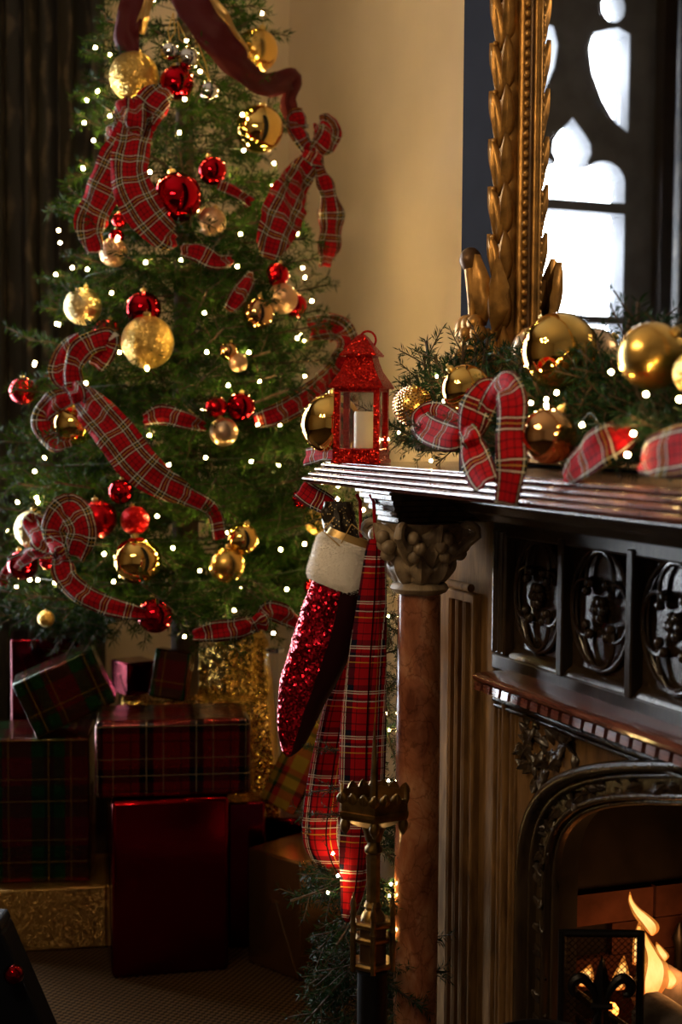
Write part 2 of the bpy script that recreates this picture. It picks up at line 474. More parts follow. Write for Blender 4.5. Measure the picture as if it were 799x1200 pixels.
def make_needles(name, c0, c1, rough):
    t = NT(name); f = t.noise(18, 3, vec=t.coords())
    oi = t.n('ShaderNodeObjectInfo')
    g = t.mathn('ADD', t.mathn('MULTIPLY', f, 0.7), t.mathn('MULTIPLY', oi.outputs['Random'], 0.3))
    t.l(t.ramp(g, [(0.3, c0), (0.7, c1)]), t.b.inputs['Base Color']); t.setp(Roughness=rough); t.b.inputs['Specular IOR Level'].default_value = 0.06
    return t.m
M['needles'] = make_needles('fir_needles', (0.006, 0.024, 0.004), (0.034, 0.086, 0.012), 0.6)
M['garland_needles'] = make_needles('garland_needles', (0.005, 0.018, 0.008), (0.018, 0.050, 0.020), 0.5)

def make_sequin():
    t = NT('red_sequin'); t.setp(Base_Color=(0.42, 0.006, 0.02), Metallic=0.95, Roughness=0.22)
    vo = t.n('ShaderNodeTexVoronoi'); vo.inputs['Scale'].default_value = 250
    t.l(t.coords(), vo.inputs['Vector'])
    sub = t.n('ShaderNodeVectorMath', operation='SUBTRACT'); sub.inputs[1].default_value = (0.5, 0.5, 0.5)
    t.l(vo.outputs['Color'], sub.inputs[0])
    sc = t.n('ShaderNodeVectorMath', operation='SCALE'); sc.inputs['Scale'].default_value = 1.0; t.l(sub.outputs[0], sc.inputs[0])
    bp = t.n('ShaderNodeBump'); bp.inputs['Strength'].default_value = 0.7; bp.inputs['Distance'].default_value = 0.02
    t.l(t.noise(16, 2, vec=t.coords()), bp.inputs['Height'])
    ad = t.n('ShaderNodeVectorMath', operation='ADD'); t.l(bp.outputs[0], ad.inputs[0]); t.l(sc.outputs[0], ad.inputs[1])
    no = t.n('ShaderNodeVectorMath', operation='NORMALIZE'); t.l(ad.outputs[0], no.inputs[0]); t.l(no.outputs[0], t.b.inputs['Normal'])
    return t.m
M['sequin'] = make_sequin()

def make_organza():
    t = NT('black_star_tissue'); t.setp(Roughness=0.35)
    vo = t.n('ShaderNodeTexVoronoi'); vo.inputs['Scale'].default_value = 170; t.l(t.coords(), vo.inputs['Vector'])
    c = t.ramp(vo.outputs['Distance'], [(0.0, (0.75, 0.55, 0.22)), (0.2, (0.02, 0.014, 0.008))], const=True)
    t.l(c, t.b.inputs['Base Color']); return t.m
M['organza'] = make_organza()

def make_carpet():
    t = NT('woven_carpet'); v = t.coords('Object', (95, 95, 1))
    ck = t.n('ShaderNodeTexChecker'); ck.inputs['Scale'].default_value = 1.0
    ck.inputs['Color1'].default_value = (0.060, 0.034, 0.016, 1); ck.inputs['Color2'].default_value = (0.014, 0.009, 0.006, 1)
    t.l(v, ck.inputs['Vector']); t.l(ck.outputs[0], t.b.inputs['Base Color']); t.setp(Roughness=1.0); t.b.inputs['Specular IOR Level'].default_value = 0.0
    t.bump(t.noise(3, 2, vec=v), 0.4, 0.004); return t.m
M['carpet'] = make_carpet()

def make_curtain():
    t = NT('damask_curtain'); sp = t.n('ShaderNodeSeparateXYZ'); tc = t.n('ShaderNodeTexCoord'); t.l(tc.outputs['UV'], sp.inputs[0])
    u = t.mathn('MULTIPLY', sp.outputs[0], 2*PI/0.105); w = t.mathn('MULTIPLY', sp.outputs[1], 2*PI/0.30)
    a = t.mathn('MULTIPLY', t.mathn('SINE', u), t.mathn('SINE', w))
    b = t.mathn('MULTIPLY', t.mathn('COSINE', t.mathn('MULTIPLY', u, 2)), 0.55)
    f = t.mathn('ADD', t.mathn('ADD', a, b), t.mathn('SUBTRACT', t.noise(22, 3, vec=t.coords('UV')), 0.5))
    t.l(t.ramp(f, [(0.45, (0.006, 0.005, 0.005)), (0.75, (0.055, 0.042, 0.032))]), t.b.inputs['Base Color'])
    t.setp(Roughness=0.75); return t.m
M['curtain'] = make_curtain()

# ---------------------------------------------------------------- parenting in world coordinates
def wmat(o):
    m = Matrix.LocRotScale(o.location, o.rotation_euler, o.scale)
    if o.parent is not None: m = wmat(o.parent) @ o.matrix_parent_inverse @ m
    return m
def adopt(o, p):
    o.parent = p; o.matrix_parent_inverse = wmat(p).inverted(); return o
def structure(o, label=None):
    o['kind'] = 'structure'
    if label: o['label'] = label
    return o

# ---------------------------------------------------------------- room shell
XE, YA, ZC = -2.40, 0.85, 3.9            # far wall, alcove wall, ceiling
structure(MB().box(XE-0.3, 5.0, -4.6, YA+0.2, -0.12, 0).build('floor', M['carpet'], smooth=False), 'brown woven carpet floor')
structure(MB().box(XE-0.3, 5.0, -4.6, YA+0.2, ZC, ZC+0.1).build('ceiling', M['ceiling'], smooth=False), 'plain plaster ceiling')
structure(MB().box(XE-0.2, 5.0, YA, YA+0.2, 0, ZC).build('wall_right', M['cream'], smooth=False), 'cream plaster alcove wall')
structure(MB().box(XE-0.3, XE, -0.02, YA, 0, ZC).build('wall_far', M['cream'], smooth=False), 'cream plaster wall behind the tree')
structure(MB().box(XE-0.3, 5.0, -4.8, -4.6, 0, ZC).build('wall_left', M['room_wall'], smooth=False), 'tan plaster wall opposite the fireplace')
structure(MB().box(5.0, 5.2, -4.8, YA+0.2, 0, ZC).build('wall_back', M['room_wall'], smooth=False), 'tan plaster wall behind the viewer')
WY0, WY1, WZ0, WZ1 = -1.88, -0.50, 0.28, 3.42
mb = MB().plate([(-4.6, 0), (-0.02, 0), (-0.02, ZC), (-4.6, ZC)], [[(WY0, WZ0), (WY0, WZ1), (WY1, WZ1), (WY1, WZ0)]], lambda u, v, w: (XE-w, u, v), 0.3)
structure(mb.build('wall_window', M['panelling'], smooth=False, recalc=True), 'dark panelled wall around the gothic window')
structure(MB().box(XE, -0.1, YA-0.018, YA, 0, 0.16).build('baseboard_right', M['cream'], bevel=0.004), 'cream baseboard in the alcove')
structure(MB().box(XE, XE+0.018, 0.12, YA-0.018, 0, 0.16).build('baseboard_far', M['cream'], bevel=0.004), 'cream baseboard behind the gifts')

# gothic window in the far wall (seen in the mirror)
def light_holes(c):
    h = []
    h.append([(c-0.255, 1.13), (c-0.255, 1.87), (c+0.255, 1.87), (c+0.255, 1.13)])
    h.append([(c-0.255, 0.34), (c-0.255, 1.095), (c+0.255, 1.095), (c+0.255, 0.34)])
    h.append([(c-0.255, 1.905), (c-0.255, 2.325), (c+0.255, 2.325), (c+0.255, 1.905)])
    pts = [(c-0.255, 2.37)]
    for k in range(0, 11):
        a = R_(185 - k*14.5); pts.append((c-0.155+0.10*math.cos(a), 2.45+0.085*math.sin(a)))
    pts += [(c-0.072, 2.525), (c-0.09, 2.56), (c-0.085, 2.60), (c-0.055, 2.64), (c-0.02, 2.675), (c, 2.70)]
    right = [(2*c-x, z) for x, z in pts[:-1]][::-1]
    h.append(pts + right)
    for s in (-1, 1):
        d = [(0.265, 2.66), (0.265, 3.06), (0.205, 3.08), (0.095, 3.05), (0.075, 2.98), (0.09, 2.89), (0.14, 2.78), (0.20, 2.70)]
        h.append([(c+s*x, z) for x, z in d][::-s])
        h.append([(c+s*0.185+0.055*math.cos(2*PI*k/14), 3.16+0.062*math.sin(2*PI*k/14)) for k in range(14)])
    return h
LC = (-1.485, -0.875)
holes = light_holes(LC[0]) + light_holes(LC[1])
win = MB().plate([(WY0, WZ0), (WY1, WZ0), (WY1, WZ1), (WY0, WZ1)], holes, lambda u, v, w: (XE-0.06-w, u, v), 0.11).build('window_1', M['window_stone'], smooth=False, recalc=True)
structure(win, 'gothic stone tracery window with two lights')
for c in LC:
    adopt(MB().box(XE-0.125, XE-0.120, c-0.26, c+0.26, 0.33, 2.83).build('pane', M['glass'], smooth=False), win)
adopt(MB().box(XE-0.10, XE+0.10, WY0-0.05, WY1+0.05, WZ0-0.06, WZ0).build('sill', M['window_stone'], bevel=0.01), win)

def curtain(y0, y1, x, label, seed):
    n = 90; rows = 14; vs = []; uv = []
    for j in range(rows+1):
        z = 0.02 + 3.62*j/rows
        for i in range(n+1):
            t = i/n; y = y0+(y1-y0)*t
            ph = t*(y1-y0)/0.115*2*PI + seed
            vs.append((x+0.038*math.sin(ph)+0.012*math.sin(ph*2.3+z), y+0.012*math.cos(ph*2), z)); uv.append((t*(y1-y0)*1.7, z))
    fs = []; uu = []
    for j in range(rows):
        for i in range(n):
            a = j*(n+1)+i; q = (a, a+1, a+n+2, a+n+1); fs.append(q); uu.append([uv[k] for k in q])
    o = MB().add(vs, fs, uu).build('curtain', M['curtain'], solid=0.004, angle=80)
    return tag(o, label, 'curtain')
curtain(-0.62, 0.115, XE+0.14, 'black damask curtain hanging beside the christmas tree', 0.3)
curtain(-2.42, -1.83, XE+0.14, 'black damask curtain reflected beyond the gothic window', 1.1)

# chimney breast
XC = 0.98
CB0, CB1 = 0.04, 2*XC-0.04
OX0, OX1, OZ = 0.28, 2*XC-0.28, 0.93
mb = MB().plate([(CB0, 0), (OX0, 0), (OX0, OZ), (OX1, OZ), (OX1, 0), (CB1, 0), (CB1, ZC), (CB0, ZC)], [], lambda u, v, w: (u, 0.33+w, v), 0.52)
structure(mb.build('wall_fireplace', M['slate'], smooth=False, recalc=True), 'dark slate blue chimney breast')

# ---------------------------------------------------------------- carved leaf
def leaf_mesh(name, L, W, curl=0.3, lobes=0, dome=0.25, mat=None, n=8, m=4, tip=1.0):
    """leaf along +Z rising from origin, face towards -Y"""
    vs = []; fs = []
    for i in range(n+1):
        t = i/n
        w = W*0.5*(math.sin(PI*min(1, t**0.75*0.98+0.02))**0.8)
        if lobes: w *= 1 + 0.28*math.cos(2*PI*lobes*t)
        y0 = -curl*L*t**2.2*tip
        for j in range(-m, m+1):
            s = j/m
            y = y0 - dome*W*(1-abs(s)**1.5)*(0.3+math.sin(PI*t)*0.7) - 0.06*W*math.cos(s*PI*3)*math.sin(PI*t)
            vs.append((s*w, y, L*t - 0.12*curl*L*t*t*t))
    k = 2*m+1
    for i in range(n):
        for j in range(2*m):
            a = i*k+j; fs.append((a, a+1, a+k+1, a+k))
    o = len(vs); back = [(x, y+0.12*W, z) for x, y, z in vs]
    fs += [tuple(o+q for q in f[::-1]) for f in fs]
    edge = [j for j in range(k)] + [i*k+k-1 for i in range(1, n+1)] + [n*k+j for j in range(k-2, -1, -1)] + [i*k for i in range(n-1, 0, -1)]
    for q in range(len(edge)):
        a, b = edge[q], edge[(q+1) % len(edge)]
        fs.append((b, a, o+a, o+b))
    me = MB().add(vs + back, fs).mesh(name, angle=60); me.materials.append(mat); return me

# ---------------------------------------------------------------- fireplace
fp = thing('fireplace', 'carved dark wood and stone fireplace with marble columns and reeded mantel shelf', 'fireplace', (XC, 0.28, 0))
def part(mb, name, mat, parent=None, **kw):
    return adopt(mb.build(name, mat, **kw), parent if parent is not None else fp)
ZT = 1.376
prof = [(0.0, ZT), (0.020, ZT)]
for i in range(4):
    o0, z0 = 0.022+0.0095*i, ZT-0.0093*i
    prof += [(o0-0.002, z0-0.0004), (o0+0.0012, z0-0.0008), (o0+0.0040, z0-0.0022), (o0+0.0052, z0-0.0042), (o0+0.0050, z0-0.0060), (o0+0.0036, z0-0.0076), (o0+0.0008, z0-0.0085), (o0-0.002, z0-0.0090)]
prof += [(0.058, ZT-0.0395), (0.045, ZT-0.042), (0.0, ZT-0.042)]
shelf = part(MB().rect_molding(0.06, 2*XC-0.06, 0.06, 0.33, prof), 'mantel_shelf', M['shelf'], angle=35)
shelf['label'] = 'glossy reeded mahogany mantel shelf'
# bed mould under the shelf along the frieze
bed = [(0.10, ZT-0.042), (0.10, ZT-0.060), (0.08, ZT-0.066), (0.07, ZT-0.078), (0.05, ZT-0.084), (0.04, ZT-0.095), (0.02, ZT-0.10), (0, ZT-0.102)]
part(MB().rect_molding(0.40, 2*XC-0.40, 0.25, 0.33, bed), 'bed_moulding', M['oak'])
part(MB().box(0.33, 2*XC-0.33, 0.285, 0.33, 0.99, ZT-0.042), 'frieze_back', M['oak'], smooth=False)
# frieze rails and mullions
FZ0, FZ1 = 1.035, 1.262
mulls = [0.572+0.204*k for k in range(5)]
part(MB().box(0.33, 2*XC-0.33, 0.254, 0.29, FZ1-0.012, FZ1+0.02), 'top_rail', M['oak_rail'], bevel=0.004)
part(MB().box(0.33, 2*XC-0.33, 0.254, 0.29, FZ0-0.03, FZ0), 'bottom_rail', M['oak_rail'], bevel=0.004)
for x in mulls:
    part(MB().box(x-0.009, x+0.009, 0.250, 0.29, FZ0-0.004, FZ1), 'mullion', M['oak_rail'], bevel=0.003)
for x in (0.355, 2*XC-0.355):
    mb = MB().box(x-0.025, x+0.025, 0.252, 0.29, FZ0, FZ1)
    part(mb, 'end_stile', M['oak'], bevel=0.004)
    for q in (-0.008, 0.010):
        part(MB().tube([(x+q, 0.252, FZ0+0.005), (x+q, 0.252, FZ1-0.005)], 0.005, 8), 'stile_bead', M['oak'])
edges = [0.38] + mulls + [2*XC-0.38]
def loop_pts(fn, n=40): return [fn(2*PI*k/n) for k in range(n)]
for a, b in zip(edges[:-1], edges[1:]):
    x0, x1 = a+0.012, b-0.012; cx, w = (x0+x1)/2, (x1-x0)/2; zc = (FZ0+FZ1)/2+0.006; h = 0.098
    mb = MB().box(x0-0.01, x1+0.01, 0.272, 0.287, FZ0, FZ1)
    pn = part(mb, 'frieze_panel', M['oak_polish'], smooth=False)
    # sloped sill and moulded border of the recess
    sill = MB().extrude_x([(0.256, FZ0-0.001), (0.280, FZ0-0.001), (0.280, FZ0+0.022), (0.274, FZ0+0.020), (0.266, FZ0+0.012), (0.258, FZ0+0.006)], x0, x1)
    part(sill, 'panel_sill', M['oak_polish'], pn)
    part(MB().extrude_x([(0.262, FZ1), (0.280, FZ1), (0.280, FZ1-0.028), (0.274, FZ1-0.026), (0.27, FZ1-0.014)], x0, x1), 'panel_head', M['oak_polish'], pn)
    tr = MB(); rw, rh = min(w*0.96, 0.088), h
    y = 0.266
    tr.tube(loop_pts(lambda t: (cx+rw*math.cos(t), y, zc+rh*math.sin(t))), 0.0042, 8, closed=True)
    for s in (-1, 1):   # pointed vesica ribs
        tr.tube([(cx+s*(rw*1.02*math.cos(t)-0.012), y+0.002, zc+rh*1.05*math.sin(t)) for t in np.linspace(-1.4, 1.4, 15)], 0.003, 6)
    for (dx, dz, lw, lh) in ((-0.50, 0, 0.47, 0.48), (0.50, 0, 0.47, 0.48), (0, 0.50, 0.47, 0.47), (0, -0.50, 0.47, 0.47)):
        ex, ez = cx+dx*rw, zc+dz*rh
        a0 = math.atan2(dz, dx)
        pts = [(ex+lw*rw*math.cos(a0+t), y-0.002, ez+lh*rh*math.sin(a0+t)) for t in np.linspace(-2.05, 2.05, 19)]
        tr.tube(pts, [0.0045]*2+[0.0038]*15+[0.0055]*2, 7)
        for q in (pts[0], pts[-1]):
            tr.sphere((q[0], q[1]-0.002, q[2]), 0.0085, 10, 7)
    part(tr, 'quatrefoil_tracery', M['oak_polish'], pn)
    ro = MB()
    for k in range(6):
        a = 2*PI*k/6
        ro.sphere((cx+0.013*math.cos(a), y-0.003, zc+0.015*math.sin(a)), 0.0095, 10, 7)
    ro.sphere((cx, y-0.008, zc), 0.0085, 10, 7)
    part(ro, 'rosette', M['oak_polish'], pn)
# dentil ledge
ledge = [(0.0, FZ0-0.022), (0.028, FZ0-0.026), (0.040, FZ0-0.030), (0.046, FZ0-0.036), (0.044, FZ0-0.042), (0.030, FZ0-0.044), (0.028, FZ0-0.060), (0.016, FZ0-0.062), (0.010, FZ0-0.072), (0, FZ0-0.074)]
lg = part(MB().rect_molding(0.405, 2*XC-0.405, 0.246, 0.30, ledge), 'dentil_ledge', M['shelf'])
dm = MB().add([(-0.0115, -0.0115, -0.007), (0.0115, -0.0115, -0.007), (0.0115, 0.006, -0.007), (-0.0115, 0.006, -0.007), (-0.0115, -0.0092, 0.007), (0.0115, -0.0092, 0.007), (0.0115, 0.006, 0.007), (-0.0115, 0.006, 0.007)], [(0, 3, 2, 1), (4, 5, 6, 7), (0, 1, 5, 4), (1, 2, 6, 5), (2, 3, 7, 6), (3, 0, 4, 7)]).mesh('dentil', smooth=False); dm.materials.append(M['shelf'])
x = 0.376
while x < 2*XC-0.37:
    o = inst('dentil', dm, None, (x, 0.212, FZ0-0.052)); adopt(o, lg)
    x += 0.0335
# arch surround
half = [(0.443, 0.0), (0.443, 0.35), (0.443, 0.62), (0.445, 0.68), (0.457, 0.735), (0.483, 0.785), (0.526, 0.828), (0.585, 0.864), (0.67, 0.898), (0.80, 0.934), (XC, 0.966)]
arch = [tuple(p) for p in half] + [(2*XC-x, z) for x, z in half[:-1]][::-1]
arch = [tuple(p) for p in catmull(arch, 5)]
def arch_normals(path):
    out = []
    for i in range(len(path)):
        a, b = path[max(i-1, 0)], path[min(i+1, len(path)-1)]
        dx, dz = b[0]-a[0], b[1]-a[1]; l = math.hypot(dx, dz); out.append((dz/l, -dx/l))
    return out
AN = arch_normals(arch)
def arch_sweep(prof):
    mb = MB(); n = len(prof); vs = []
    for (x, z), (nx, nz) in zip(arch, AN):
        for o, y in prof: vs.append((x+nx*o, y, max(0, z+nz*o)))
    fs = []
    for i in range(len(arch)-1):
        for k in range(n-1):
            a = i*n+k; fs.append((a, a+1, a+n+1, a+n))
    return mb.add(vs, fs)
body = [(0.33, 0), (0.443, 0)] + arch[1:-1] + [(2*XC-0.443, 0), (2*XC-0.33, 0), (2*XC-0.33, FZ0-0.07), (0.33, FZ0-0.07)]
part(MB().plate(body, [], lambda u, v, w: (u, 0.262+w, v), 0.068), 'surround', M['stone'], smooth=False, recalc=True)
ap = [(-0.006, 0.262)]
def roll(o, y, r, n=6): return [(o+r*math.cos(PI*(1-k/n)), y-r*math.sin(PI*(1-k/n))) for k in range(n+1)]
ap += roll(0.003, 0.254, 0.009) + [(0.014, 0.264)] + roll(0.019, 0.266, 0.004) + [(0.025, 0.276), (0.044, 0.281), (0.046, 0.276)] + roll(0.051, 0.276, 0.005) + [(0.057, 0.285)] + roll(0.061, 0.289, 0.004) + [(0.066, 0.298)]
part(arch_sweep([(0.066, 0.298), (0.060, 0.32), (0.050, 0.345)]), 'arch_reveal', M['soot'], angle=50, recalc=True)
part(arch_sweep(ap), 'arch_moulding', M['oak'], angle=50, recalc=True)
lm_small = leaf_mesh('carved_leaf', 0.028, 0.020, 0.35, 2, 0.35, M['oak'])
rnd = random.Random(5)
for i in range(4, len(arch)-4):
    x, z = arch[i]; nx, nz = AN[i]
    if z < 0.3: continue
    o = inst('carved_leaf', lm_small, None, (x+nx*0.034, 0.280, z+nz*0.034), (0, rnd.uniform(-2.5, 2.5), rnd.uniform(-0.3, 0.3))); adopt(o, fp)
zz = 0.05
while zz < 0.66:
    for sx in (0.443+0.034, 2*XC-0.443-0.034):
        o = inst('carved_leaf', lm_small, None, (sx, 0.280, zz), (0, rnd.uniform(-0.8, 0.8), 0)); adopt(o, fp)
    zz += 0.042
lm_sp = leaf_mesh('spandrel_leaf', 0.034, 0.024, 0.30, 2, 0.35, M['oak'])
for s in (0, 1):
    for k in range(46):
        for _ in range(40):
            u = rnd.uniform(0.44, 0.66); w = rnd.uniform(0.80, 0.935)
            if w > 0.815 + (u-0.425)*0.60 + 0.015*(u < 0.47): break
        x = u if s == 0 else 2*XC-u
        o = inst('spandrel_leaf', lm_sp, None, (x, 0.264, w-0.015), (rnd.uniform(-.2, .2), rnd.uniform(-3, 3), rnd.uniform(-.4, .4))); adopt(o, fp)
# frame mouldings round the spandrels
for s in (0, 1):
    f = (lambda x: x) if s == 0 else (lambda x: 2*XC-x)
    for xx, r in ((0.338, 0.007), (0.357, 0.006), (0.378, 0.010), (0.402, 0.006), (0.414, 0.004)):
        part(MB().tube([(f(xx), 0.262, 0.0), (f(xx), 0.262, FZ0-0.075)], r, 10), 'upright_moulding', M['stone'])
for zz, r in ((0.950, 0.006), (0.939, 0.004)):
    part(MB().tube([(0.34, 0.258, zz), (2*XC-0.34, 0.258, zz)], r, 10), 'spandrel_moulding', M['oak'])
# pilaster behind the column, copied to the far side
def pilaster(f):
    p = part(MB().box(*sorted((f(0.095), f(0.325))), 0.262, 0.33, 0.0, ZT-0.042), 'pilaster', M['stone'], bevel=0.003)
    part(MB().box(*sorted((f(0.165), f(0.275))), 0.245, 0.265, 0.0, 1.135), 'pilaster_shaft', M['stone'], p, bevel=0.004)
    for xx in (0.190, 0.220, 0.250):
        part(MB().tube([(f(xx), 0.245, 0.0), (f(xx), 0.245, 1.118)], 0.0095, 8), 'reed', M['stone'], p)
    part(MB().tube([(f(0.172), 0.243, 1.146), (f(0.268), 0.243, 1.146)], 0.008, 10), 'pilaster_cap', M['stone'], p)
pilaster(lambda x: x); pilaster(lambda x: 2*XC-x)
# columns
cap_leaf = leaf_mesh('acanthus_leaf', 0.088, 0.068, 0.50, 3, 0.42, M['capital'], n=10, m=5)
cap_leaf2 = leaf_mesh('acanthus_leaf', 0.058, 0.052, 0.30, 2, 0.40, M['capital'], n=10, m=5)
def column(cx, cy):
    c = part(MB().lathe([(0.0412, 0.13), (0.0415, 0.5), (0.041, 0.9), (0.0398, 1.142)], 40, (cx, cy, 0)), 'column', M['marble'])
    c['label'] = 'red brown marble column shaft'
    part(MB().lathe([(0.041, 1.138), (0.050, 1.142), (0.0545, 1.149), (0.050, 1.157), (0.043, 1.160)], 40, (cx, cy, 0)), 'necking_ring', M['capital'], c)
    part(MB().lathe([(0.042, 1.158), (0.040, 1.175), (0.041, 1.20), (0.050, 1.235), (0.068, 1.262), (0.072, 1.270)], 32, (cx, cy, 0)), 'capital_bell', M['capital'], c)
    for k in range(8):
        a = 2*PI*(k+0.5)/8
        o = inst('acanthus_leaf', cap_leaf2, None, (cx+0.040*math.cos(a), cy+0.040*math.sin(a), 1.158), (0, 0, a+PI/2)); adopt(o, c)
        a = 2*PI*k/8
        o = inst('acanthus_leaf', cap_leaf, None, (cx+0.043*math.cos(a), cy+0.043*math.sin(a), 1.188), (0, 0, a+PI/2)); adopt(o, c)
    for k in range(8):
        a = 2*PI*(k+0.25)/8
        kb = MB()
        for q, (dr, da, dz) in enumerate(((0.078, -0.12, 0.0), (0.080, 0.14, -0.004), (0.084, 0.0, 0.014), (0.074, 0.02, -0.018))):
            kb.sphere((cx+dr*math.cos(a+da), cy+dr*math.sin(a+da), 1.232+dz), 0.0135, 10, 7)
        part(kb, 'crocket', M['capital'], c)
    for k in range(4):
        a = PI/4+PI/2*k; p = Vector((cx+0.092*math.cos(a), cy+0.092*math.sin(a), 1.252)); t = Vector((math.cos(a), math.sin(a), 0))
        pts = [p + t*(0.020*(1-q/22.0)*math.cos(q*0.42)) + Vector((0, 0, 1))*(0.020*(1-q/22.0)*math.sin(q*0.42)) for q in range(20)]
        part(MB().tube([Vector((cx, cy, 1.20))+t*0.05] + pts, [0.009]+[0.009-0.0003*q for q in range(20)], 8), 'volute', M['capital'], c)
    part(MB().lathe([(0.075, 0.03), (0.075, 0.06), (0.066, 0.066), (0.062, 0.085), (0.052, 0.092), (0.056, 0.105), (0.050, 0.12), (0.042, 0.132)], 40, (cx, cy, 0)), 'column_base', M['capital'], c)
CX, CY = 0.25, 0.145
column(CX, CY); column(2*XC-CX, CY)
for cx in (CX, 2*XC-CX):
    pr = []
    zt = ZT-0.042
    for k in range(6):
        o = 0.058-0.0065*k
        pr += [(o, zt-0.0105*k), (o, zt-0.0105*k-0.0080), (o-0.004, zt-0.0105*k-0.0105)]
    pr.append((0.0, zt-0.0635))
    mb = MB().rect_molding(cx-0.020, cx+0.020, 0.105, 0.28, pr)
    part(mb, 'entablature_block', M['oak'], angle=25)
part(MB().box(0.10, 2*XC-0.10, -0.34, 0.33, 0.0, 0.03), 'hearthstone', M['window_stone'], bevel=0.006)
# firebox
fb = MB()
fb.add([(OX0, 0.34, 0.03), (OX0+0.02, 0.80, 0.03), (OX0+0.02, 0.80, OZ), (OX0, 0.34, OZ)], [(0, 1, 2, 3)])
fb.add([(OX1, 0.34, 0.03), (OX1-0.02, 0.80, 0.03), (OX1-0.02, 0.80, OZ), (OX1, 0.34, OZ)], [(3, 2, 1, 0)])
fb.add([(OX0+0.02, 0.80, 0.03), (OX1-0.02, 0.80, 0.03), (OX1-0.02, 0.80, OZ), (OX0+0.02, 0.80, OZ)], [(0, 1, 2, 3)])
fb.add([(OX0, 0.34, OZ), (OX1, 0.34, OZ), (OX1-0.02, 0.80, OZ), (OX0+0.02, 0.80, OZ)], [(3, 2, 1, 0)])
fb.add([(OX0, 0.33, 0.031), (OX1, 0.33, 0.031), (OX1-0.02, 0.80, 0.031), (OX0+0.02, 0.80, 0.031)], [(0, 1, 2, 3)])
part(fb, 'firebox', M['soot'], smooth=False)
# firebricks of the left cheek and back, laid in courses
bm_ = MB().box(-0.094, 0.094, -0.012, 0.012, -0.031, 0.031).mesh('firebrick', smooth=False); bm_.materials.append(M['fireback'])
for r in range(8):
    for k in range(-1, 3):
        s = (k + 0.5*(r % 2))*0.194 + 0.10
        if s < 0.105 or s > 0.40: continue
        t = s/0.46; ang = math.atan2(0.46, 0.02)
        for sx in (0, 1):
            x = OX0+0.02*t+0.008; x = x if sx == 0 else 2*XC-x
            o = inst('firebrick', bm_, None, (x, 0.34+0.46*t, 0.068+0.064*r), (0, 0, ang if sx == 0 else -ang)); adopt(o, fp)
    for k in range(7):
        x = OX0+0.11+0.196*k + (0.098 if r % 2 else 0)
        if x > OX1-0.10: continue
        o = inst('firebrick', bm_, None, (x, 0.79, 0.068+0.064*r), (0, 0, 0)); adopt(o, fp)

# ---------------------------------------------------------------- mirror
MX0, MX1, MZ0, MZ1 = 0.288, 2*XC-0.288, ZT+0.004, 3.30
FK = 0.56
mr = thing('overmantel_mirror', 'large gilt framed mirror carved with leaves standing above the mantel', 'mirror', ((MX0+MX1)/2, 0.30, MZ0))
def mpart(mb, name, mat, parent=None, **kw): return adopt(mb.build(name, mat, **kw), parent if parent is not None else mr)
t = NT('mirror_silver'); t.setp(Base_Color=(0.86, 0.90, 0.95), Metallic=1.0, Roughness=0.012); M['mirror'] = t.m
mpart(MB().box(MX0+0.09, MX1-0.09, 0.306, 0.312, MZ0+0.12, MZ1-0.15), 'mirror_glass', M['mirror'], smooth=False)
def frame_stile(x0, s):
    """x0 outer edge, s=+1 grows to +X"""
    def bx(a, b, *r): return MB().box(*sorted((x0+s*a*FK, x0+s*b*FK)), *r)
    st = mpart(bx(0.0, 0.165, 0.300, 0.329, MZ0, MZ1), 'stile', M['gilt'], bevel=0.003)
    prof = [(x0+s*FK*(0.042-0.040*math.cos(PI*k/12)), 0.300-0.032*math.sin(PI*k/12)) for k in range(13)]
    if s > 0: prof = prof[::-1]
    mpart(MB().extrude_z(prof, MZ0, MZ1), 'leaf_band', M['gilt'], st, recalc=True)
    mpart(MB().tube([(x0+s*0.100*FK, 0.296, MZ0+0.12), (x0+s*0.100*FK, 0.296, MZ1-0.1)], 0.0095, 14), 'roll_moulding', M['gilt'], st)
    mpart(bx(0.120, 0.156, 0.294, 0.304, MZ0+0.13, MZ1-0.13), 'bead_track', M['gilt_dark'], st, bevel=0.004)
    mpart(MB().tube([(x0+s*0.163*FK, 0.303, MZ0+0.14), (x0+s*0.163*FK, 0.303, MZ1-0.14)], 0.005, 10), 'sight_edge', M['gilt'], st)
    return st
band_leaf = leaf_mesh('gilt_leaf', 0.100, 0.033, 0.06, 0, 0.32, M['gilt'], n=10, m=4)
berry = MB().sphere((0, 0, 0), 0.0055, 12, 8).mesh('berry'); berry.materials.append(M['gilt'])
bead = MB().sphere((0, 0, 0), 0.0095, 10, 7, (0.75, 0.75, 0.75)).mesh('bead'); bead.materials.append(M['gilt'])
for x0, s in ((MX0, 1), (MX1, -1)):
    st = frame_stile(x0, s)
    z = MZ0+0.14; k = 0
    while z < MZ1-0.16:
        cx = x0+s*0.042*FK
        o = inst('gilt_leaf', band_leaf, None, (cx, 0.266, z), (R_(4), 0, 0)); adopt(o, st)
        for q in (-1, 1):
            o = inst('gilt_leaf', band_leaf, None, (cx+q*0.005, 0.272, z+0.012), (R_(8), q*R_(11), q*R_(28))); adopt(o, st)
        o = inst('berry', berry, None, (cx, 0.256, z+0.012)); adopt(o, st)
        z += 0.086
    z = MZ0+0.15
    while z < MZ1-0.14 and (s > 0 or z < 2.4):
        o = inst('bead', bead, None, (x0+s*0.138*FK, 0.292, z)); adopt(o, st); z += 0.0175
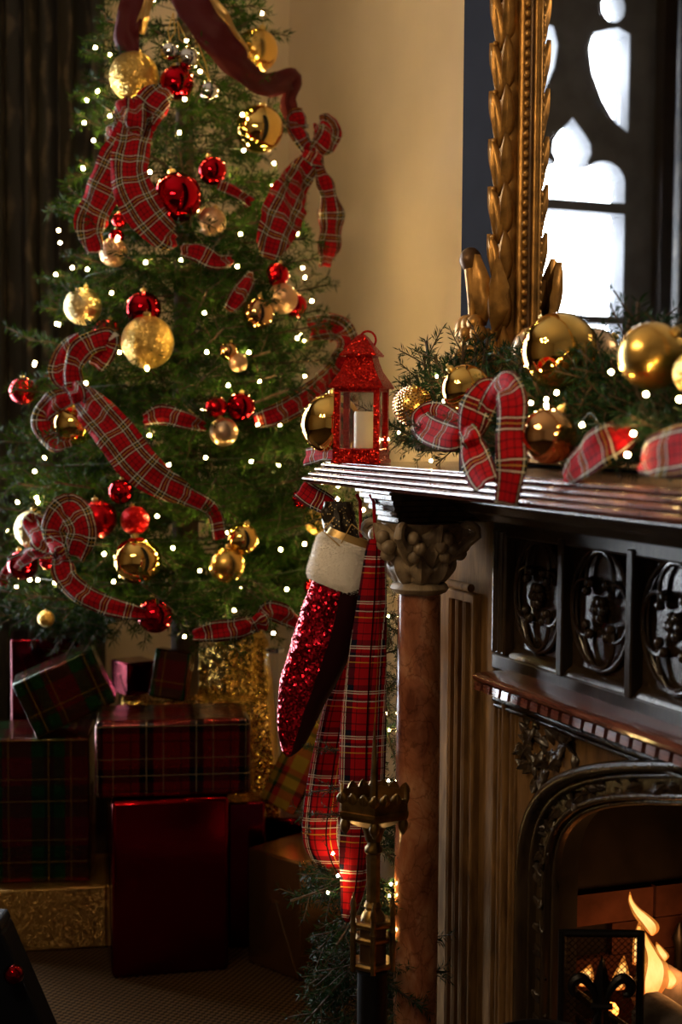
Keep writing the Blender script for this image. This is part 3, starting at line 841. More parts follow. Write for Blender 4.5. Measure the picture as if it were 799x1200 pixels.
for z0, z1 in ((MZ0, MZ0+0.15), (MZ1-0.18, MZ1)):
    rl = mpart(MB().box(MX0+0.095, MX1-0.095, 0.296, 0.327, z0, z1), 'rail', M['gilt'], bevel=0.004)
    for dz, r in ((0.03, 0.02), (0.075, 0.026), (0.12, 0.014)):
        mpart(MB().tube([(MX0+0.09, 0.296, z0+dz), (MX1-0.09, 0.296, z0+dz)], r, 12), 'rail_moulding', M['gilt'], rl)
# carved corner ornament at the foot of each stile
for f in (lambda x: x+0.068, lambda x: 2*XC-x-0.068):
    g = mpart(MB().tube([(f(0.206), 0.262, MZ0+0.06), (f(0.198), 0.255, MZ0+0.13), (f(0.190), 0.250, MZ0+0.20), (f(0.186), 0.246, MZ0+0.30), (f(0.183), 0.244, MZ0+0.36)], [0.022, 0.014, 0.010, 0.010, 0.014], 12), 'corner_ornament', M['gilt'])
    mpart(MB().sphere((f(0.181), 0.243, MZ0+0.375), 0.021, 16, 12, (1, 1, 1.1)), 'knop', M['gilt_dark'], g)
    for k in range(6):
        a = 2*PI*k/6
        mpart(MB().sphere((f(0.222+0.022*math.cos(a)), 0.228, MZ0+0.235+0.022*math.sin(a)), 0.017, 12, 9), 'petal', M['gilt'], g)
    mpart(MB().sphere((f(0.222), 0.215, MZ0+0.235), 0.014, 12, 9), 'flower_eye', M['gilt'], g)
    mpart(MB().sphere((f(0.184), 0.236, MZ0+0.245), 0.024, 14, 10, (1, 1, 1.2)), 'bud', M['gilt'], g)
    for k in range(3):
        mpart(MB().tube([(f(0.165+0.02*k), 0.222, MZ0+0.175+0.018*k), (f(0.21+0.012*k), 0.205, MZ0+0.163+0.018*k), (f(0.262), 0.225, MZ0+0.175+0.016*k)], [0.010, 0.015, 0.008], 10), 'scroll', M['gilt'], g)
    o = inst('drapery_leaf', leaf_mesh('drapery_leaf', 0.13, 0.045, 0.10, 3, 0.4, M['gilt']), None, (f(0.238), 0.240, MZ0+0.25)); adopt(o, g)
    o = inst('drapery_leaf', o.data, None, (f(0.262), 0.250, MZ0+0.24), (0, R_(10), R_(15))); adopt(o, g)

# ---------------------------------------------------------------- foliage
def bough_mesh(name, L, seed, nl, nmat, spacing=0.042, twig=0.42, dens=330, width=0.0021, round_=False, lift=0.10):
    rs = np.random.RandomState(seed)
    segs = []          # polylines of twigs
    n = 12
    stem = [np.array((L*t, 0.02*L*math.sin(3*t+seed), lift*L*t*t - 0.10*L*t)) for t in np.linspace(0, 1, n)]
    segs.append((np.array(stem), 0.18))
    x = 0.22*L; side = 1
    while x < L*0.97:
        t = x/L; i = min(int(t*(n-1)), n-2); f = t*(n-1)-i
        p = stem[i]*(1-f)+stem[i+1]*f
        tl = twig*(L-x)*0.75 + 0.05 + rs.uniform(-.012, .012)
        tl = min(tl, 0.20)
        ang = R_(rs.uniform(38, 56))
        el = rs.uniform(-1.0, 0.9) if round_ == 'half' else rs.uniform(-1.3, 1.3)
        d = np.array((math.cos(ang), side*math.sin(ang)*math.cos(el), math.sin(ang)*math.sin(el)+0.10))
        q = [p + d*tl*s + np.array((0, 0, -0.12*tl*s*s)) for s in np.linspace(0, 1, 5)]
        segs.append((np.array(q), 0.0))
        if tl > 0.11:
            for s2 in (-1, 1):
                b = q[2]; d2 = np.array((d[0]*0.8 - s2*d[1]*0.6, d[1]*0.8 + s2*d[0]*0.6, rs.uniform(-.1, .3)))
                segs.append((np.array([b + d2*tl*0.5*s for s in np.linspace(0, 1, 4)]), 0.0))
        side = -side; x += spacing*rs.uniform(0.75, 1.25)
    P = []; D = []
    for q, skip in segs:
        dl = np.linalg.norm(np.diff(q, axis=0), axis=1); tot = dl.sum(); cum = np.concatenate([[0], np.cumsum(dl)])
        m = int(tot*dens)+3
        s = rs.uniform(skip*tot, tot, m); s[-3:] = tot
        pos = np.stack([np.interp(s, cum, q[:, k]) for k in range(3)], 1)
        tang = np.stack([np.interp(np.minimum(s+.01, tot), cum, q[:, k]) - np.interp(np.maximum(s-.01, 0), cum, q[:, k]) for k in range(3)], 1)
        tang /= np.linalg.norm(tang, axis=1, keepdims=True)+1e-9
        r = rs.normal(size=(m, 3)); r -= tang*(r*tang).sum(1, keepdims=True); r /= np.linalg.norm(r, axis=1, keepdims=True)+1e-9
        d = tang*rs.uniform(0.5, 0.95, (m, 1)) + r; d /= np.linalg.norm(d, axis=1, keepdims=True)
        P.append(pos); D.append(d)
    P = np.concatenate(P); D = np.concatenate(D); m = len(P)
    ln = nl*rs.uniform(0.7, 1.2, (m, 1))
    sd = np.cross(D, rs.normal(size=(m, 3))); sd /= np.linalg.norm(sd, axis=1, keepdims=True)+1e-9
    V = np.empty((m, 4, 3)); w = width*0.5
    V[:, 0] = P - sd*w*0.5; V[:, 1] = P + D*ln*0.55 - sd*w; V[:, 2] = P + D*ln; V[:, 3] = P + D*ln*0.55 + sd*w
    me = bpy.data.meshes.new(name)
    mb = MB()
    for k, (q, _) in enumerate(segs):
        mb.tube([tuple(p) for p in q], 0.0035 if k == 0 else 0.0014, 4)
    nv = len(mb.v)
    verts = np.concatenate([np.array(mb.v), V.reshape(-1, 3)]); faces = list(mb.f)
    base = nv + 4*np.arange(m)
    faces += [(b, b+1, b+2, b+3) for b in base.tolist()]
    me.from_pydata(verts.tolist(), [], faces)
    me.materials.append(M['bark']); me.materials.append(nmat)
    idx = np.ones(len(faces), dtype=np.int32); idx[:len(mb.f)] = 0
    me.polygons.foreach_set('material_index', idx)
    return me

TREE = at_depth(216, 700, 4.15); TREE.z = 0.0
TX, TY = TREE.x, TREE.y
TZ0, TZ1 = 0.93, 3.72
def tree_r(z): return max(0.02, 0.545 - (z-0.94)*0.196)
view_az = math.atan2(CAM.y-TY, CAM.x-TX)

tree = thing('christmas_tree', 'tall green christmas tree hung with red and gold baubles and tartan ribbon', 'tree', (TX, TY, 0))
adopt(MB().tube([(TX, TY, 0.10), (TX+0.01, TY, 1.2), (TX, TY, 2.4), (TX, TY, 3.7)], [0.045, 0.038, 0.024, 0.006], 12).build('trunk', M['bark']), tree)
adopt(MB().lathe([(0.17, 0.0), (0.17, 0.03), (0.06, 0.05), (0.055, 0.2)], 20, (TX, TY, 0)).build('tree_stand', M['iron']), tree)
BL = [0.66, 0.54, 0.42, 0.30, 0.19]
boughs = {L: [bough_mesh('branch', L, 11*i+k, 0.027, M['needles'], spacing=0.026, dens=460, width=0.0032, round_='half') for k in range(3)] for i, L in enumerate(BL)}
rnd = random.Random(2)
z = TZ0; tier = 0; nb = 0
while z < TZ1-0.1 and nb < 296:
    r = tree_r(z)
    n = max(6, int(5.5 + r*17))
    for k in range(n):
        az = 2*PI*(k + 0.5*(tier % 2) + rnd.uniform(-.22, .22))/n + tier*0.7
        back = math.cos(az-view_az) < -0.35
        if back and rnd.random() < 0.62: continue
        if z > 2.85 and (k+tier) % 2: continue
        rr = r*rnd.uniform(0.93, 1.12)
        if rnd.random() < 0.16: rr *= 0.72
        L = min(BL, key=lambda q: abs(q-rr)); s = rr/L
        o = inst('branch', rnd.choice(boughs[L]), None, (TX+0.02*math.cos(az), TY+0.02*math.sin(az), z+rnd.uniform(-.03, .03)), (rnd.uniform(-.35, .35), R_(rnd.uniform(-14, 6)), az), (s, s, s))
        adopt(o, tree); nb += 1
    z += 0.086 if z < 2.0 else 0.10; tier += 1
top = inst('branch', boughs[0.30][0], None, (TX, TY, TZ1-0.2), (0, -PI/2, 0)); adopt(top, tree)

# point on the tree surface along a pixel's line of sight
def on_tree(px, py, inset=0.0, fallback=0.0):
    d = ray(px, py); best = None; prev = None
    t = 3.0
    while t < 5.0:
        p = CAM + d*t; q = math.hypot(p.x-TX, p.y-TY) - (tree_r(p.z)-inset)
        if q <= 0: return p
        if best is None or q < best[0]: best = (q, p.copy())
        t += 0.006
    return best[1]

# ---------------------------------------------------------------- baubles
def capset(r, parent, matcap, top=Vector((0, 0, 1))):
    mb = MB().lathe([(0.16*r, 0.965*r), (0.165*r, 1.10*r), (0.12*r, 1.15*r)], 14)
    c = mb.build('cap', matcap, parent)
    MB().tube([(0.07*r*math.cos(a), 0, 1.20*r+0.085*r*math.sin(a)) for a in np.linspace(0, 2*PI, 13)[:-1]], 0.016*r, 6, closed=True).build('ring', matcap, c)
    return c
def bauble(p, r, mat, label, group=None, tilt=(0, 0, 0), name='bauble', cap=True):
    me = MB().sphere((0, 0, 0), r, 40, 26).mesh('bauble', angle=180); me.materials.append(M[mat])
    o = inst(name, me, None, p, tilt); tag(o, label, 'bauble', group)
    if cap: capset(r, o, M['cap'])
    return o
TB = [
 (157, 90, 29, 'gold_glitter', 'gold glitter bauble above the upper bow, beside the curtain'),
 (301, 59, 25, 'gold_satin', 'satin gold bauble beside the sheer burgundy ribbon near the tree top'),
 (207, 97, 20, 'red_shiny', 'glossy red bauble below the hanging silver bells'),
 (304, 151, 28, 'gold_shiny', 'mirror gold bauble beside the two-tailed hanging tartan bow'),
 (249, 200, 17, 'red_shiny', 'smaller glossy red bauble just above the champagne bauble'),
 (208, 231, 29, 'red_shiny', 'large glossy red bauble beside the upper tartan bow'),
 (248, 260, 17, 'champagne', 'champagne glitter bauble below the pair of glossy red baubles'),
 (133, 296, 17, 'champagne', 'champagne glitter bauble under the tails of the upper tartan bow'),
 (140, 258, 9, 'red_satin', 'tiny red bauble half hidden behind upper bow tail'),
 (137, 277, 9, 'red_shiny', 'tiny glossy red bauble touching the champagne bauble under the bow'),
 (97, 359, 22, 'pale_gold', 'pale gold glitter bauble at the tree edge above the side bow'),
 (168, 362, 21, 'red_shiny', 'glossy red bauble peeking over the large gold glitter bauble'),
 (173, 401, 31, 'gold_glitter', 'largest gold glitter bauble in the middle of the tree'),
 (126, 392, 18, 'red_satin', 'satin red bauble beside the largest gold glitter bauble'),
 (27, 458, 16, 'red_satin', 'satin red bauble hanging alone at a branch tip before curtain'),
 (87, 497, 25, 'gold_shiny', 'mirror gold bauble caught inside the side tartan bow'),
 (325, 322, 14, 'red_satin', 'satin red bauble touching the top of a champagne glitter bauble'),
 (331, 350, 18, 'champagne', 'champagne glitter bauble between satin red and dark gold baubles'),
 (346, 358, 14, 'red_satin', 'red bauble hidden behind the champagne glitter bauble'),
 (302, 367, 19, 'copper', 'dark copper gold bauble reflecting fairy lights'),
 (279, 425, 11, 'champagne', 'small champagne glitter bauble deep in the branches'),
 (267, 411, 11, 'copper', 'small copper bauble deep in the branches'),
 (253, 477, 13, 'red_satin', 'small satin red bauble in the red and champagne trio'),
 (282, 477, 17, 'red_shiny', 'glossy red bauble in the red and champagne trio'),
 (262, 506, 17, 'champagne_satin', 'satin champagne bauble under the two red ones'),
 (142, 576, 15, 'red_shiny', 'glossy red bauble at the foot of the side bow tail'),
 (115, 608, 22, 'red_satin', 'large satin red bauble above the mirror gold bauble'),
 (158, 610, 17, 'red_glitter', 'red glitter bauble directly above the mirror gold bauble'),
 (161, 657, 28, 'gold_shiny', 'large mirror gold bauble low on the tree'),
 (182, 721, 21, 'red_shiny', 'glossy red bauble at the end of the lowest bow tail'),
 (40, 620, 23, 'pale_gold', 'pale gold glitter bauble behind the lowest side bow'),
 (27, 662, 18, 'red_shiny', 'glossy red bauble hanging below the lowest side bow'),
 (57, 657, 11, 'red_satin', 'small red bauble tucked under the lowest side bow'),
 (284, 632, 19, 'gold_shiny', 'glossy gold bauble of the low gold pair'),
 (266, 662, 21, 'gold_satin', 'satin gold bauble of the low gold pair'),
 (54, 725, 10, 'gold_glitter', 'small gold glitter bauble on the lowest branch above the gifts'),
 (374, 610, 18, 'gold_glitter', 'gold glitter bauble under the mantel end behind the stocking cuff'),
 (365, 688, 9, 'red_satin', 'small red bauble behind the sequin stocking'),
]
for px, py, rp, mt, lb in TB:
    p0 = on_tree(px, py, 0.02); d = ray(px, py)
    r = rp*depth_of(p0)/F_PX
    p = p0 - d*(r*0.35)
    r = rp*depth_of(p)/F_PX
    bauble(p, r, mt, lb, 'baubles on the christmas tree', (rnd.uniform(-.3, .3), rnd.uniform(-.3, .3), 0))
# silver mirrored bells hanging from gold cord near the top
for px, py, rp, cordtop, lb in ((199, 60, 11, (203, 15), 'smallest silver mirrored bell hanging on gold cord near tree top'), (221, 68, 13, (208, 25), 'larger silver mirrored bell beside its twin on gold cord'), (245, 107, 12, (228, 40), 'lowest silver mirrored bell on a long gold cord')):
    p = on_tree(px, py, -0.02); r = rp*depth_of(p)/F_PX
    b = bauble(p, r, 'silver', lb, 'silver bells on the tree', name='jingle_bell')
    q = on_tree(*cordtop, -0.02) - p
    for s in (-1, 1):
        MB().tube([(0, 0, r*1.2), tuple(q*0.5+Vector((0, s*0.01, 0))), tuple(q)], 0.0016, 5).build('cord', M['cord'], b)
    MB().tube([(r*1.005*math.cos(a), r*1.005*math.sin(a), 0) for a in np.linspace(0, 2*PI, 25)[:-1]], r*0.07, 6, closed=True).build('rim', M['silver'], b)
# red berry cluster behind the mantel end
p = on_tree(358, 582, 0.0); t_ = thing('berry_cluster', 'cluster of shiny red berries just beyond the mantel end', 'berries', p)
for k in range(26):
    v = Vector((rnd.gauss(0, 1), rnd.gauss(0, 1), rnd.gauss(0, 1))).normalized()*0.028
    inst('berry', bpy.data.meshes.get('red_berry') or (lambda m: (m.materials.append(M['red_shiny']), m)[1])(MB().sphere((0, 0, 0), 0.0095, 12, 8).mesh('red_berry')), t_, v)

# ---------------------------------------------------------------- ribbon
def strip(pts, widths, N, nw=6, sub=8, wave=0.0, curl=0.0, thick=0.0, seed=0, rolls=None):
    """ribbon mesh through pts; N: list of surface normals; rolls twist round the path (radians)"""
    rolls = rolls or [0]*len(pts)
    C = catmull([tuple(p)+(w,)+tuple(n)+(r,) for p, w, n, r in zip(pts, widths, N, rolls)], sub)
    mb = MB(); vs = []; uv = []; arc = seed*0.37
    for i, c in enumerate(C):
        p = Vector(c[:3]); w = c[3]; nrm = Vector(c[4:7])
        tg = Vector(C[min(i+1, len(C)-1)][:3]) - Vector(C[max(i-1, 0)][:3]); tg.normalize()
        nrm = nrm - tg*nrm.dot(tg)
        if nrm.length < 1e-5: nrm = tg.orthogonal()
        nrm.normalize()
        nrm = Matrix.Rotation(c[7], 3, tg) @ nrm
        sd = tg.cross(nrm)
        if i: arc += (Vector(C[i-1][:3])-p).length
        for k in range(nw+1):
            s = k/nw-0.5
            h = wave*math.sin(s*9+arc*31+seed)*0.5 + wave*math.sin(arc*70+seed*2)*s + curl*(0.25-s*s)*w
            vs.append(p + sd*(s*w) + nrm*h); uv.append((s*0.095*max(0.6, min(1.3, w/0.085)), arc))
    fs = []; uu = []
    for i in range(len(C)-1):
        for k in range(nw):
            a = i*(nw+1)+k; q = (a, a+1, a+nw+2, a+nw+1); fs.append(q); uu.append([uv[j] for j in q])
    return mb.add(vs, fs, uu)
def tree_strip(path, seed=0, wave=0.014, curl=0.12, default_out=0.03):
    """path entries: (px, py, width px, extra distance out from the branches)"""
    P = []; W = []; N = []; RL = []
    for e in path:
        px, py, w = e[:3]; out = e[3] if len(e) > 3 else default_out
        p = on_tree(px, py, 0.0); d = ray(px, py); p = p - d*out
        rad = Vector((p.x-TX, p.y-TY, 0.0)).normalized()
        n = (rad*0.55 - d*0.65 + Vector((0, 0, 0.15))).normalized()
        P.append(p); W.append(w*depth_of(p)/F_PX); N.append(n); RL.append(e[4] if len(e) > 4 else 0)
    return strip(P, W, N, wave=wave, curl=curl, seed=seed, rolls=RL)
def ribbon_thing(name, label, cat, pieces, mat, group=None, edge=None):
    t = None
    first = pieces[0][1]
    base = on_tree(first[0][0], first[0][1])
    t = thing(name, label, cat, base, group=group)
    for k, (pn, path) in enumerate(pieces):
        adopt(tree_strip(path, seed=k*1.7+len(label)*0.3).build(pn, mat, solid=0.0008, angle=80), t)
    return t
TG = M['tartan']
ribbon_thing('tartan_bow', 'large draped tartan bow high on the curtain side of tree', 'bow', [
    ('loop', [(196, 104, 22), (178, 122, 40, .05), (146, 172, 44, .08), (122, 222, 44, .09), (106, 262, 38, .08), (112, 296, 18, .05)]),
    ('tail', [(170, 118, 30), (156, 165, 42, .09), (152, 208, 46, .11), (168, 246, 48, .10), (192, 275, 36, .06), (206, 284, 18, .03)]),
    ('loop', [(140, 118, 26, .02), (150, 140, 34, .06), (142, 165, 30, .05), (128, 150, 20, .02)]),
    ('knot', [(160, 116, 22, .07), (158, 140, 26, .11), (156, 160, 20, .07)])], TG)
ribbon_thing('tartan_bow', 'tartan bow with two long hanging tails on the wall side', 'bow', [
    ('tail', [(366, 182, 16, .06), (350, 208, 38, .09), (336, 240, 52, .10), (322, 275, 46, .09), (314, 303, 20, .05)]),
    ('tail', [(370, 182, 16, .04), (380, 212, 26, .05), (388, 250, 32, .05), (386, 290, 34, .04), (380, 312, 22, .02)]),
    ('loop', [(366, 182, 16, .06), (352, 162, 26, .08), (344, 142, 28, .05), (358, 138, 24, .03)]),
    ('loop', [(366, 184, 16, .06), (380, 168, 34, .08), (384, 150, 36, .04), (372, 150, 24, .02)]),
    ('knot', [(358, 178, 20, .10), (368, 184, 22, .12), (376, 188, 20, .08)])], TG)
ribbon_thing('sheer_ribbon', 'sheer burgundy ribbon with gold edge sweeping across the tree top', 'ribbon', [
    ('ribbon', [(205, -25, 34), (228, 10, 40, .06), (252, 44, 40, .07), (282, 78, 34, .06), (312, 100, 28, .05), (345, 92, 24, .05), (338, 118, 20, .05), (340, 140, 14, .03)]),
    ('ribbon_end', [(172, -25, 30, .02), (156, 8, 30, .05), (148, 40, 32, .05), (154, 66, 22, .02)])], M['burgundy'])
ribbon_thing('gold_ribbon', 'gold wired ribbon edge trailing beside the burgundy ribbon', 'ribbon', [
    ('ribbon', [(222, -25, 16, .05), (246, 2, 18, .05), (272, 36, 14, .05), (290, 64, 8, .05)]),
    ('ribbon_end', [(182, -20, 10, .03), (170, 14, 12, .04), (164, 40, 8, .02)])], M['gold_edge'])
ribbon_thing('tartan_ribbon', 'short tartan ribbon fold below the champagne bauble', 'ribbon', [('ribbon', [(212, 292, 16), (232, 296, 24, .05), (252, 306, 20, .05), (272, 306, 14, .02)])], TG)
ribbon_thing('tartan_ribbon', 'tartan ribbon scrap beside the smaller glossy red bauble', 'ribbon', [('ribbon', [(256, 216, 12), (274, 224, 16, .04), (294, 238, 12, .02)])], TG)
ribbon_thing('tartan_ribbon', 'tartan ribbon slanting up behind the dark copper bauble', 'ribbon', [('ribbon', [(268, 364, 14), (280, 346, 22, .04), (296, 322, 14, .02)])], TG)
ribbon_thing('tartan_ribbon', 'tartan ribbon swag curving down behind the red lantern', 'ribbon', [
    ('ribbon', [(362, 386, 26, .02), (390, 384, 34, .05), (408, 404, 34, .06), (392, 436, 32, .07), (362, 464, 30, .07), (328, 484, 26, .06), (298, 494, 18, .02)])], TG)
ribbon_thing('tartan_bow', 'tartan side bow with a broad tail sweeping to tree centre', 'bow', [
    ('tail', [(90, 456, 20, .06), (108, 478, 40, .10), (134, 508, 48, .11), (160, 542, 48, .10), (190, 566, 38, .07), (222, 582, 24, .04), (250, 600, 18, .03), (258, 632, 16, .02)]),
    ('loop', [(88, 460, 22, .09), (86, 430, 26, .12), (100, 406, 26, .12), (128, 398, 26, .08), (112, 430, 22, .06)]),
    ('loop', [(86, 452, 18, .07), (72, 440, 26, .09), (74, 416, 28, .08), (96, 398, 22, .05)]),
    ('loop', [(86, 466, 18, .07), (66, 472, 30, .09), (52, 490, 32, .08), (62, 516, 26, .05), (84, 518, 14, .03)]),
    ('knot', [(82, 448, 18, .10), (90, 460, 22, .13), (92, 472, 18, .09)])], TG)
ribbon_thing('tartan_ribbon', 'tartan ribbon fold beside the red and champagne trio', 'ribbon', [('ribbon', [(168, 492, 14), (190, 486, 24, .04), (215, 492, 22, .05), (240, 500, 12, .02)])], TG)
ribbon_thing('tartan_bow', 'lowest tartan bow with a tail curving to a red bauble', 'bow', [
    ('loop', [(66, 642, 18, .07), (64, 616, 34, .10), (82, 596, 36, .10), (96, 622, 36, .10), (88, 652, 26, .07)]),
    ('loop', [(62, 644, 16, .06), (46, 632, 24, .08), (36, 610, 22, .06), (54, 618, 18, .04)]),
    ('tail', [(70, 648, 20, .08), (76, 674, 28, .09), (94, 694, 26, .09), (122, 708, 24, .08), (150, 716, 20, .06), (170, 720, 14, .04)]),
    ('tail', [(60, 646, 16, .05), (36, 650, 18, .06), (12, 666, 20, .04), (2, 686, 16, .02)]),
    ('knot', [(58, 636, 16, .11), (67, 644, 20, .13), (72, 654, 16, .10)])], TG)
ribbon_thing('tartan_bow', 'flat tartan bow under the lowest branches above gold cloth', 'bow', [
    ('loop', [(226, 744, 14, .05), (252, 740, 24, .07), (282, 736, 24, .07), (306, 728, 14, .05)]),
    ('loop', [(304, 726, 14, .06), (316, 716, 24, .07), (336, 722, 24, .07), (356, 736, 14, .04)]),
    ('knot', [(300, 720, 18, .09), (306, 728, 20, .10), (308, 738, 16, .08)])], TG)

# ---------------------------------------------------------------- fairy lights
bulb_me = MB().sphere((0, 0, 0), 0.0042, 8, 6).mesh('bulb'); bulb_me.materials.append(M['bulb'])
def light_string(label, pts, bulbs, base):
    t = thing('fairy_lights', label, 'fairy lights', base)
    if len(pts) > 1: adopt(MB().tube(pts, 0.0012, 4).build('cable', M['green_wire']), t)
    for p in bulbs: adopt(inst('bulb', bulb_me, None, p), t)
    return t
rnd = random.Random(9)
pts = []; bulbs = []
z = 0.93; az = view_az
while z < 3.3:
    r = tree_r(z)
    rr = r*0.80
    pts.append((TX+rr*math.cos(az), TY+rr*math.sin(az), z))
    if math.cos(az-view_az) > -0.25 and len(bulbs) < 290:
        j = r*rnd.uniform(0.86, 1.06)
        if rnd.random() < 0.85: bulbs.append((TX+j*math.cos(az), TY+j*math.sin(az), z+rnd.uniform(-.035, .035)))
    step = 0.125*rnd.uniform(0.7, 1.3)
    az += step/r; z += 0.105*step/(2*PI*r)
light_string('warm white fairy lights wound round the christmas tree', pts, bulbs, (TX, TY, 0.8))

# ---------------------------------------------------------------- mantel: garland, baubles, bow, lantern
gb = [bough_mesh('branch', L, 70+k, 0.024, M['garland_needles'], spacing=0.030, twig=0.5, dens=420, width=0.0026, round_=True) for k, L in enumerate((0.20, 0.23, 0.17))]
rnd = random.Random(21)
gar = thing('pine_garland', 'green pine garland lying along the mantel shelf', 'garland', (0.8, 0.18, ZT))
adopt(MB().tube([(0.12, 0.20, ZT+0.03), (0.5, 0.17, ZT+0.035), (0.9, 0.19, ZT+0.03), (1.3, 0.17, ZT+0.035), (1.7, 0.19, ZT+0.03)], 0.008, 8).build('garland_stem', M['bark']), gar)
x = 0.17
while x < 1.72:
    for k in range(5):
        az = rnd.uniform(-PI, PI); el = rnd.uniform(0.05, 0.75)
        if k == 0: el = rnd.uniform(0.7, 1.25)
        if k > 2: el = rnd.uniform(-0.05, 0.3)
        d = Vector((math.cos(az)*math.cos(el), math.sin(az)*math.cos(el)*0.55-0.15*math.cos(el), math.sin(el)))
        y = (0.20 if k < 3 else 0.14)+rnd.uniform(-.03, .02)
        if d.y > 0.0: d.y *= 0.1
        e = d.to_track_quat('X', 'Z').to_euler()
        if k < 3 and d.y < -0.1: d.y = -0.1
        e = d.to_track_quat('X', 'Z').to_euler()
        s = rnd.uniform(0.65, 0.95) if k < 3 else rnd.uniform(0.45, 0.6)
        if x < 0.40:
            y = 0.19 if k < 3 else 0.16; d.y = min(d.y, 0.0); d.x = abs(d.x)*0.7; d.z *= 0.8
            if k == 2: d.x = -d.x*0.5
            e = d.to_track_quat('X', 'Z').to_euler()
        o = inst('branch', rnd.choice(gb), None, (x+rnd.uniform(-.02, .02), y, ZT+0.045), e, (s, s, s)); adopt(o, gar)
    x += 0.042
drop = thing('pine_garland', 'pine garland hanging down beside the marble column to the floor', 'garland', tuple(at_depth(432, 700, 2.78))[:2]+(0,))
spine = [at_depth(px, py, D) for px, py, D in ((440, 615, 2.80), (446, 700, 2.82), (446, 780, 2.80), (436, 860, 2.76), (432, 940, 2.74), (428, 1020, 2.72), (426, 1100, 2.71), (424, 1180, 2.70), (420, 1260, 2.69))]
spine = [Vector(tuple(p)) for p in catmull([tuple(p) for p in spine], 6)]
adopt(MB().tube(spine, 0.006, 6).build('garland_stem', M['bark']), drop)
for i, p in enumerate(spine):
    for k in range(2 if i < 26 else 3):
        a = rnd.uniform(-PI, PI)
        lean = rnd.uniform(-0.9, 0.1)
        d = (_r0*math.cos(a)*0.8 - _f0*math.sin(a)*0.8 + Vector((0, 0, lean))).normalized()
        if i < 24 and d.dot(_r0) > 0.2: d = (d - _r0*d.dot(_r0)*0.8).normalized()
        s = rnd.uniform(0.35, 0.6) if i < 24 else rnd.uniform(0.5, 0.75)
        o = inst('branch', rnd.choice(gb), None, p, d.to_track_quat('X', 'Z').to_euler(), (s, s, s)); adopt(o, drop)
for px, py, D in ((402, 1030, 2.66), (396, 1085, 2.66), (400, 1130, 2.66), (392, 880, 2.60), (396, 920, 2.60), (398, 955, 2.60)):
    d = (-_r0*0.9 + Vector((0, 0, rnd.uniform(-.2, .25))) - _f0*0.2).normalized()
    o = inst('branch', gb[2], None, at_depth(px+14, py, D), d.to_track_quat('X', 'Z').to_euler(), (0.42, 0.42, 0.42)); adopt(o, drop)

small_bulb = MB().sphere((0, 0, 0), 0.0027, 8, 6).mesh('bulb'); small_bulb.materials.append(M['bulb'])
def lights_at(label, pix, base):
    t = thing('fairy_lights', label, 'fairy lights', base)
    P = [on_y(a, b, y) if y < 1 else at_depth(a, b, y) for a, b, y in pix]
    if len(P) > 1: adopt(MB().tube([tuple(q) for q in catmull([(p.x, p.y+0.06, p.z-0.03) for p in P], 4)], 0.001, 4).build('cable', M['green_wire']), t)
    for p in P: adopt(inst('bulb', small_bulb, None, p), t)
lights_at('warm fairy lights threaded through the mantel garland', [(455, 515, .12), (467, 507, .1), (503, 478, .08), (512, 441, .14), (520, 470, .1), (528, 432, .2), (575, 445, .1), (612, 455, .08), (622, 472, .06), (640, 468, .06), (652, 460, .06), (682, 498, .03), (716, 436, .06), (735, 533, .0), (742, 508, .02), (757, 462, .04), (796, 468, .03), (560, 480, .06), (505, 540, .07), (640, 475, .05)], (0.8, 0.15, ZT))
lights_at('warm fairy lights in the hanging garland beside column', [(462, 686, 2.75), (455, 722, 2.76), (452, 836, 2.72), (456, 856, 2.72), (396, 1026, 2.58), (384, 1046, 2.58), (458, 1036, 2.66), (456, 1050, 2.66), (390, 1000, 2.66), (455, 915, 2.70), (460, 1090, 2.66)], tuple(at_depth(440, 700, 2.75))[:2]+(0.3,))

MBL = [
 (388, 497, 36, 'gold_shiny', 0.062, 'mirror gold bauble behind the red lantern'),
 (546, 456, 29, 'gold_shiny', 0.11, 'mirror gold bauble behind the mantel bow'),
 (629, 413, 31, 'champagne_satin', 0.25, 'pale gold bauble half hidden behind the largest mantel bauble'),
 (656, 412, 46, 'gold_shiny', 0.15, 'largest mirror gold bauble on the mantel garland'),
 (764, 417, 40, 'gold_satin', 0.10, 'satin gold bauble on the mantel before the dark mirror'),
 (643, 511, 33, 'copper', 0.045, 'copper gold mirror bauble resting low beside the mantel bow'),
 (815, 437, 26, 'gold_glitter', 0.06, 'gold glitter bauble beside the satin gold mantel bauble'),
]
for px, py, rp, mt, Y, lb in MBL:
    p = on_y(px, py, Y); r = rp*depth_of(p)/F_PX
    bauble(p, r, mt, lb, 'baubles on the mantel', (rnd.uniform(-.9, .9), rnd.uniform(-.9, .9), 0))
p = on_y(484, 476, 0.10); r = 23*depth_of(p)/F_PX
b = bauble(p, r, 'gold_satin', 'gold rhinestone studded bauble beside the red lantern', 'baubles on the mantel', (0.2, 0.5, 0))
mb = MB()
for k in range(420):
    ph = math.acos(1-2*(k+.5)/420); th = PI*(1+5**.5)*k
    n = Vector((math.cos(th)*math.sin(ph), math.sin(th)*math.sin(ph), math.cos(ph)))
    mb.sphere(n*r, 0.0021, 6, 4)
tag(mb.build('rhinestones', M['copper'], b, smooth=False), None, kind='stuff')

